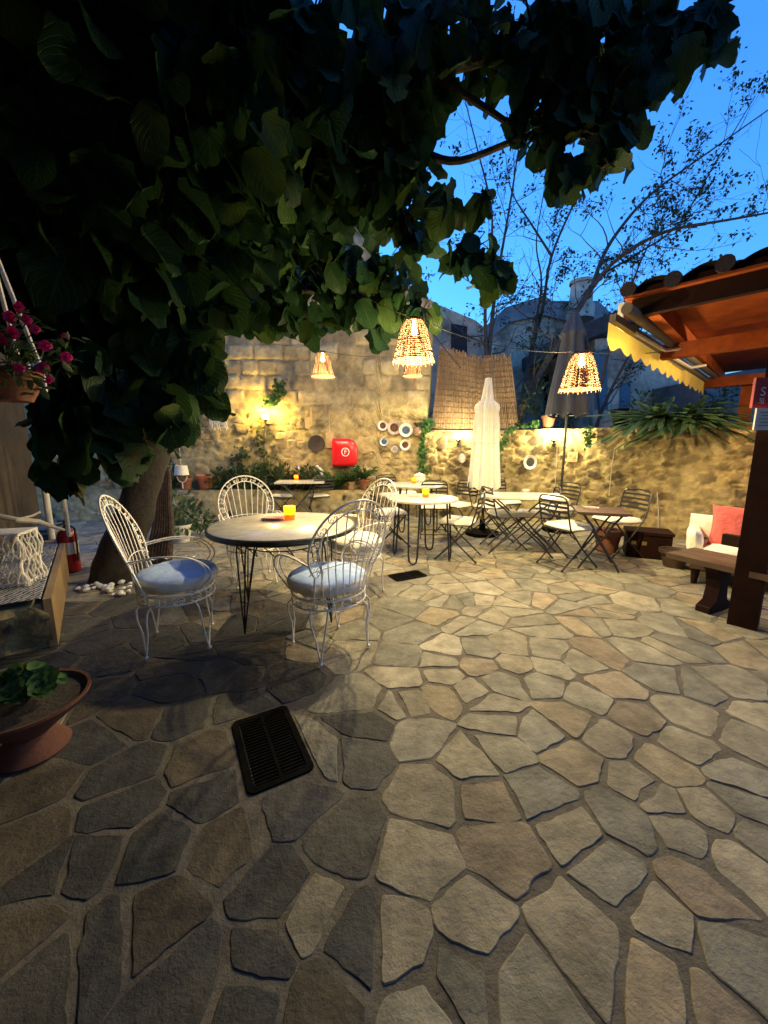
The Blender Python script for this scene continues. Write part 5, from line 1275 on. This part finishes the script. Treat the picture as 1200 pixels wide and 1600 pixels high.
q=G(62,845,.36); bk=thing('folded_blankets','stack of blue and grey folded blankets on the bench','blankets',(q.x,q.y+.05,.36),.5)
for k,cl in enumerate([(.10,.16,.25),(.30,.32,.35),(.12,.2,.3)]): m=MB(); quilt(m,(0,0,.03+k*.045),(.26,.22,.05),.05*k,1,8,k); m.build('blanket',mat('folded_blue',cl,.95),bk)
# extinguisher
q=G(112,893); ex_=thing('fire_extinguisher','dark red fire extinguisher standing by the tree trunk','extinguisher',(q.x,q.y,.01))
m=MB(); m.lathe([(.0,0),(.085,0),(.09,.02),(.09,.38),(.075,.44),(.03,.475),(.03,.50),(0,.5)],24); m.build('cylinder',mat('extinguisher_red',(.33,.01,.012),.25),ex_); m=MB(); m.box((0,-.05,.53),(.03,.13,.02)); m.box((0,-.03,.57),(.03,.10,.015)); m.lathe([(0,.49),(.02,.49),(.02,.56),(0,.56)],8); m.tube([(0.03,0,.52),(.11,-.02,.48),(.115,-.02,.3),(.105,-.02,.12)],.011,6); m.build('handle_and_hose',M['black'],ex_); m=MB(); m.lathe([(.0905,.2),(.0912,.2),(.0912,.33),(.0905,.33)],24); m.build('printed_band',M['paper'],ex_)
# pebbles round the trunk
r=random.Random(2); k=0
for (u,v,ru,rv,n) in [(170,922,42,8,46),(232,868,28,5,14)]:
    for i in range(n):
        q=G(u+r.gauss(0,ru*.5),v+r.gauss(0,rv*.6)); m=MB(); s=r.uniform(.016,.034); m.sphere((0,0,0),s,8,(1.2,.9,.65)); 
        for j,x in enumerate(m.v): w=1+.2*noise.noise(V(x[0]*40,x[1]*40,i)); m.v[j]=(x[0]*w,x[1]*w,x[2]*w)
        o=m.build('white_pebble',M['pebble']); o.location=(q.x,q.y,.01+s*.5+(.03 if r.random()<.3 else 0)); o.rotation_euler=(0,0,r.uniform(0,6)); tag(o,'white round pebble in the loose heap at the foot of the fig trunk' if n==46 else 'white round pebble in the thin row behind the fig trunk','pebble','white pebbles round the fig trunk' if n==46 else 'white pebbles behind the fig trunk')
# big terracotta bowl with plant, front left
q=G(52,1172); bw=thing('terracotta_bowl','wide terracotta pedestal bowl at the lower left corner','bowl planter',(q.x,q.y,.005))
m=MB(); m.lathe([(0,0),(.135,0),(.14,.012),(.09,.07),(.075,.09),(.13,.14),(.20,.20),(.225,.235),(.235,.24),(.235,.252),(.222,.25),(.205,.225),(.0,.215)],48); m.build('bowl',mat('dark_terracotta',(.11,.04,.022),.85,var=.35,vs=9,bump=.003,bs=40),bw); m=MB(); m.lathe([(0,.228),(.209,.228),(.209,.223),(0,.22)],32); m.build('soil',M['earth'],bw)
r=random.Random(8); t=thing('geranium','small green geranium growing in the terracotta bowl','plant',(q.x+.0,q.y,.23)); m=MB(); s=MB()
for i in range(46):
    a=r.uniform(0,6.283); e=r.random()**.6; p=V(math.cos(a)*.13*e,math.sin(a)*.12*e,.05+.12*(1-e*.6)*r.uniform(.6,1.2)); s.tube([V(0,0,0),p*.5+V(0,0,.03),p],.0025,4,cap=False)
    # round scalloped leaf
    nrm=V(math.cos(a)*.5+r.gauss(0,.2),math.sin(a)*.5-.35+r.gauss(0,.2),1).normalized(); ax=nrm.orthogonal().normalized(); ay=nrm.cross(ax); R1=r.uniform(.03,.048); b=len(m.v); kk=r.uniform(.7,1.3); m.col=(.045*kk,.11*kk,.035*kk)
    m.v.append(tuple(p)); m.uv.append((0,0)); N=28
    for rg,(fr_,zz) in enumerate(((.55,-.008),(1,.004))):
        for k in range(N): th=2*math.pi*k/N; rr_=R1*fr_*(1+(.10*abs(math.cos(th*3.5)) if rg else 0)); qq=p+ax*(rr_*math.cos(th))+ay*(rr_*math.sin(th))+nrm*(zz*math.cos(th*3)*.6+zz); m.v.append(tuple(qq)); m.uv.append((math.cos(th)*fr_,math.sin(th)*fr_))
    for k in range(N): l=(k+1)%N; m.face((b,b+1+k,b+1+l)); m.face((b+1+k,b+1+N+k,b+1+N+l,b+1+l))
m.build('foliage',M['leaf'],t); s.build('stems',M['stem'],t)
# hanging petunia basket
q=P(14,590,1.75); hb=thing('hanging_pot','terracotta pot in a white macrame hanger at the left edge','hanging pot',q)
m=MB(); m.lathe([(0,-.10),(.07,-.10),(.11,-.02),(.115,.0),(.125,.0),(.125,.03),(.11,.03),(0,.02)],32); m.build('pot',M['terra'],hb)
m=MB(); kn=V(-.012,0,.62)
for a in(20,110,200,290): 
    p=V(.122*math.cos(R(a)),.122*math.sin(R(a)),.03); m.tube([p+V(0,0,-.1),p,p*.55+kn*.45,kn],.009,6)
m.tube([kn+V(0,0,-.09),kn,kn+V(0,0,.15)],.013,8)
for k in range(5): m.sphere(kn+V(.010*math.cos(k*2.3),.01*math.sin(k*2.3),-.02*k),.02,8,(1,1,.7))
m.tube([kn+V(0,0,.15),kn+V(.0,0,.9)],.006,6); m.build('macrame_hanger',M['ropew'],hb)
t=thing('petunia_plant','magenta flowering petunia trailing from the hanging pot','flowers',q); m=MB(); s=MB(); f=MB(); r=random.Random(14)
fl=[P(70,540,1.62),P(104,558,1.65),P(42,500,1.68),(P(20,520,1.6)),P(66,575,1.7),P(78,594,1.7),P(30,480,1.75),P(5,530,1.6),P(55,515,1.72),P(102,525,1.72),P(15,495,1.7),P(30,575,1.62)]
fl=[p-q for p in fl]
for i,p in enumerate(fl):
    s.tube([V(0,0,.02),p*.5+V(0,0,.03),p],.0025,4,cap=False)
    nrm=V(r.gauss(.15,.4),-1,r.gauss(.1,.35)).normalized(); ax=nrm.orthogonal().normalized(); ay=nrm.cross(ax); R1=r.uniform(.020,.028)*(.7 if i in(5,9) else 1); f=MB(); b=0; N=40
    f.v.append(tuple(p-nrm*.012))
    for fr_,zz in((.3,.0),(.75,.006),(1,.0)):
        for k in range(N): th=2*math.pi*k/N; rr_=R1*fr_*(1-(.13*(1-abs(math.cos(th*2.5))) if fr_>.5 else 0)); f.v.append(tuple(p+ax*(rr_*math.cos(th))+ay*(rr_*math.sin(th))+nrm*(zz+.004*math.sin(th*5)*fr_)))
    for k in range(N): l=(k+1)%N; f.face((b,b+1+k,b+1+l)); f.face((b+1+k,b+1+N+k,b+1+N+l,b+1+l)); f.face((b+1+N+k,b+1+2*N+k,b+1+2*N+l,b+1+N+l))
    f.build('flower',M['pink'],t)
for k in range(150):
    p=r.choice(fl)*r.uniform(.3,1.1)+V(r.gauss(0,.03),r.gauss(0,.03),r.gauss(-.01,.03)); l=r.uniform(.03,.055); leaf(m,p,V(r.gauss(0,1),r.gauss(-.3,.6),r.gauss(0,.5)),V(r.gauss(0,.5),-.6,1),l,l*.5,(.05,.09,.04),nu=4)
m.build('foliage',M['leaf'],t); s.build('stems',M['stem'],t)
# rough vine stem beside the trunk
vs=MB()
for k in range(7):
    a=G(232+k*5,880); limb(vs,[V(a.x,a.y,0),P(240+k*4,830,a.y+.1),P(246+k*3,780,a.y+.2),P(252+k*2,730,a.y+.3)],.05,.025,8,.05)
tag(vs.build('vine_trunk',mat('rough_bark',(.06,.04,.03),.95,var=.5,vs=18,bump=.03,bs=30)),'rough brown twisted vine stems right behind the fig trunk','vine')

# unseen house wall added behind the viewer to block sky light
bh=thing('added_rear_house','unseen plain stone house wall added behind the viewer to block the sky','house',(0,0,0))
m=MB(); m.box((0,-2.9,3),(12,.5,6)); m.build('wall',mat('added_rear_plaster',(.30,.25,.18),.95,var=.3,vs=2),bh,smooth=False)
m=MB(); m.box((1.2,-2.63,1.05),(1.0,.06,2.1)); m.build('door',M['brownwood'],bh,smooth=False)  # door of the added unseen house
for x in(-1.5,3.4): m=MB(); m.box((x,-2.63,1.6),(1.0,.06,1.2)); m.build('window',M['dark'],bh,smooth=False)  # windows of the added unseen house
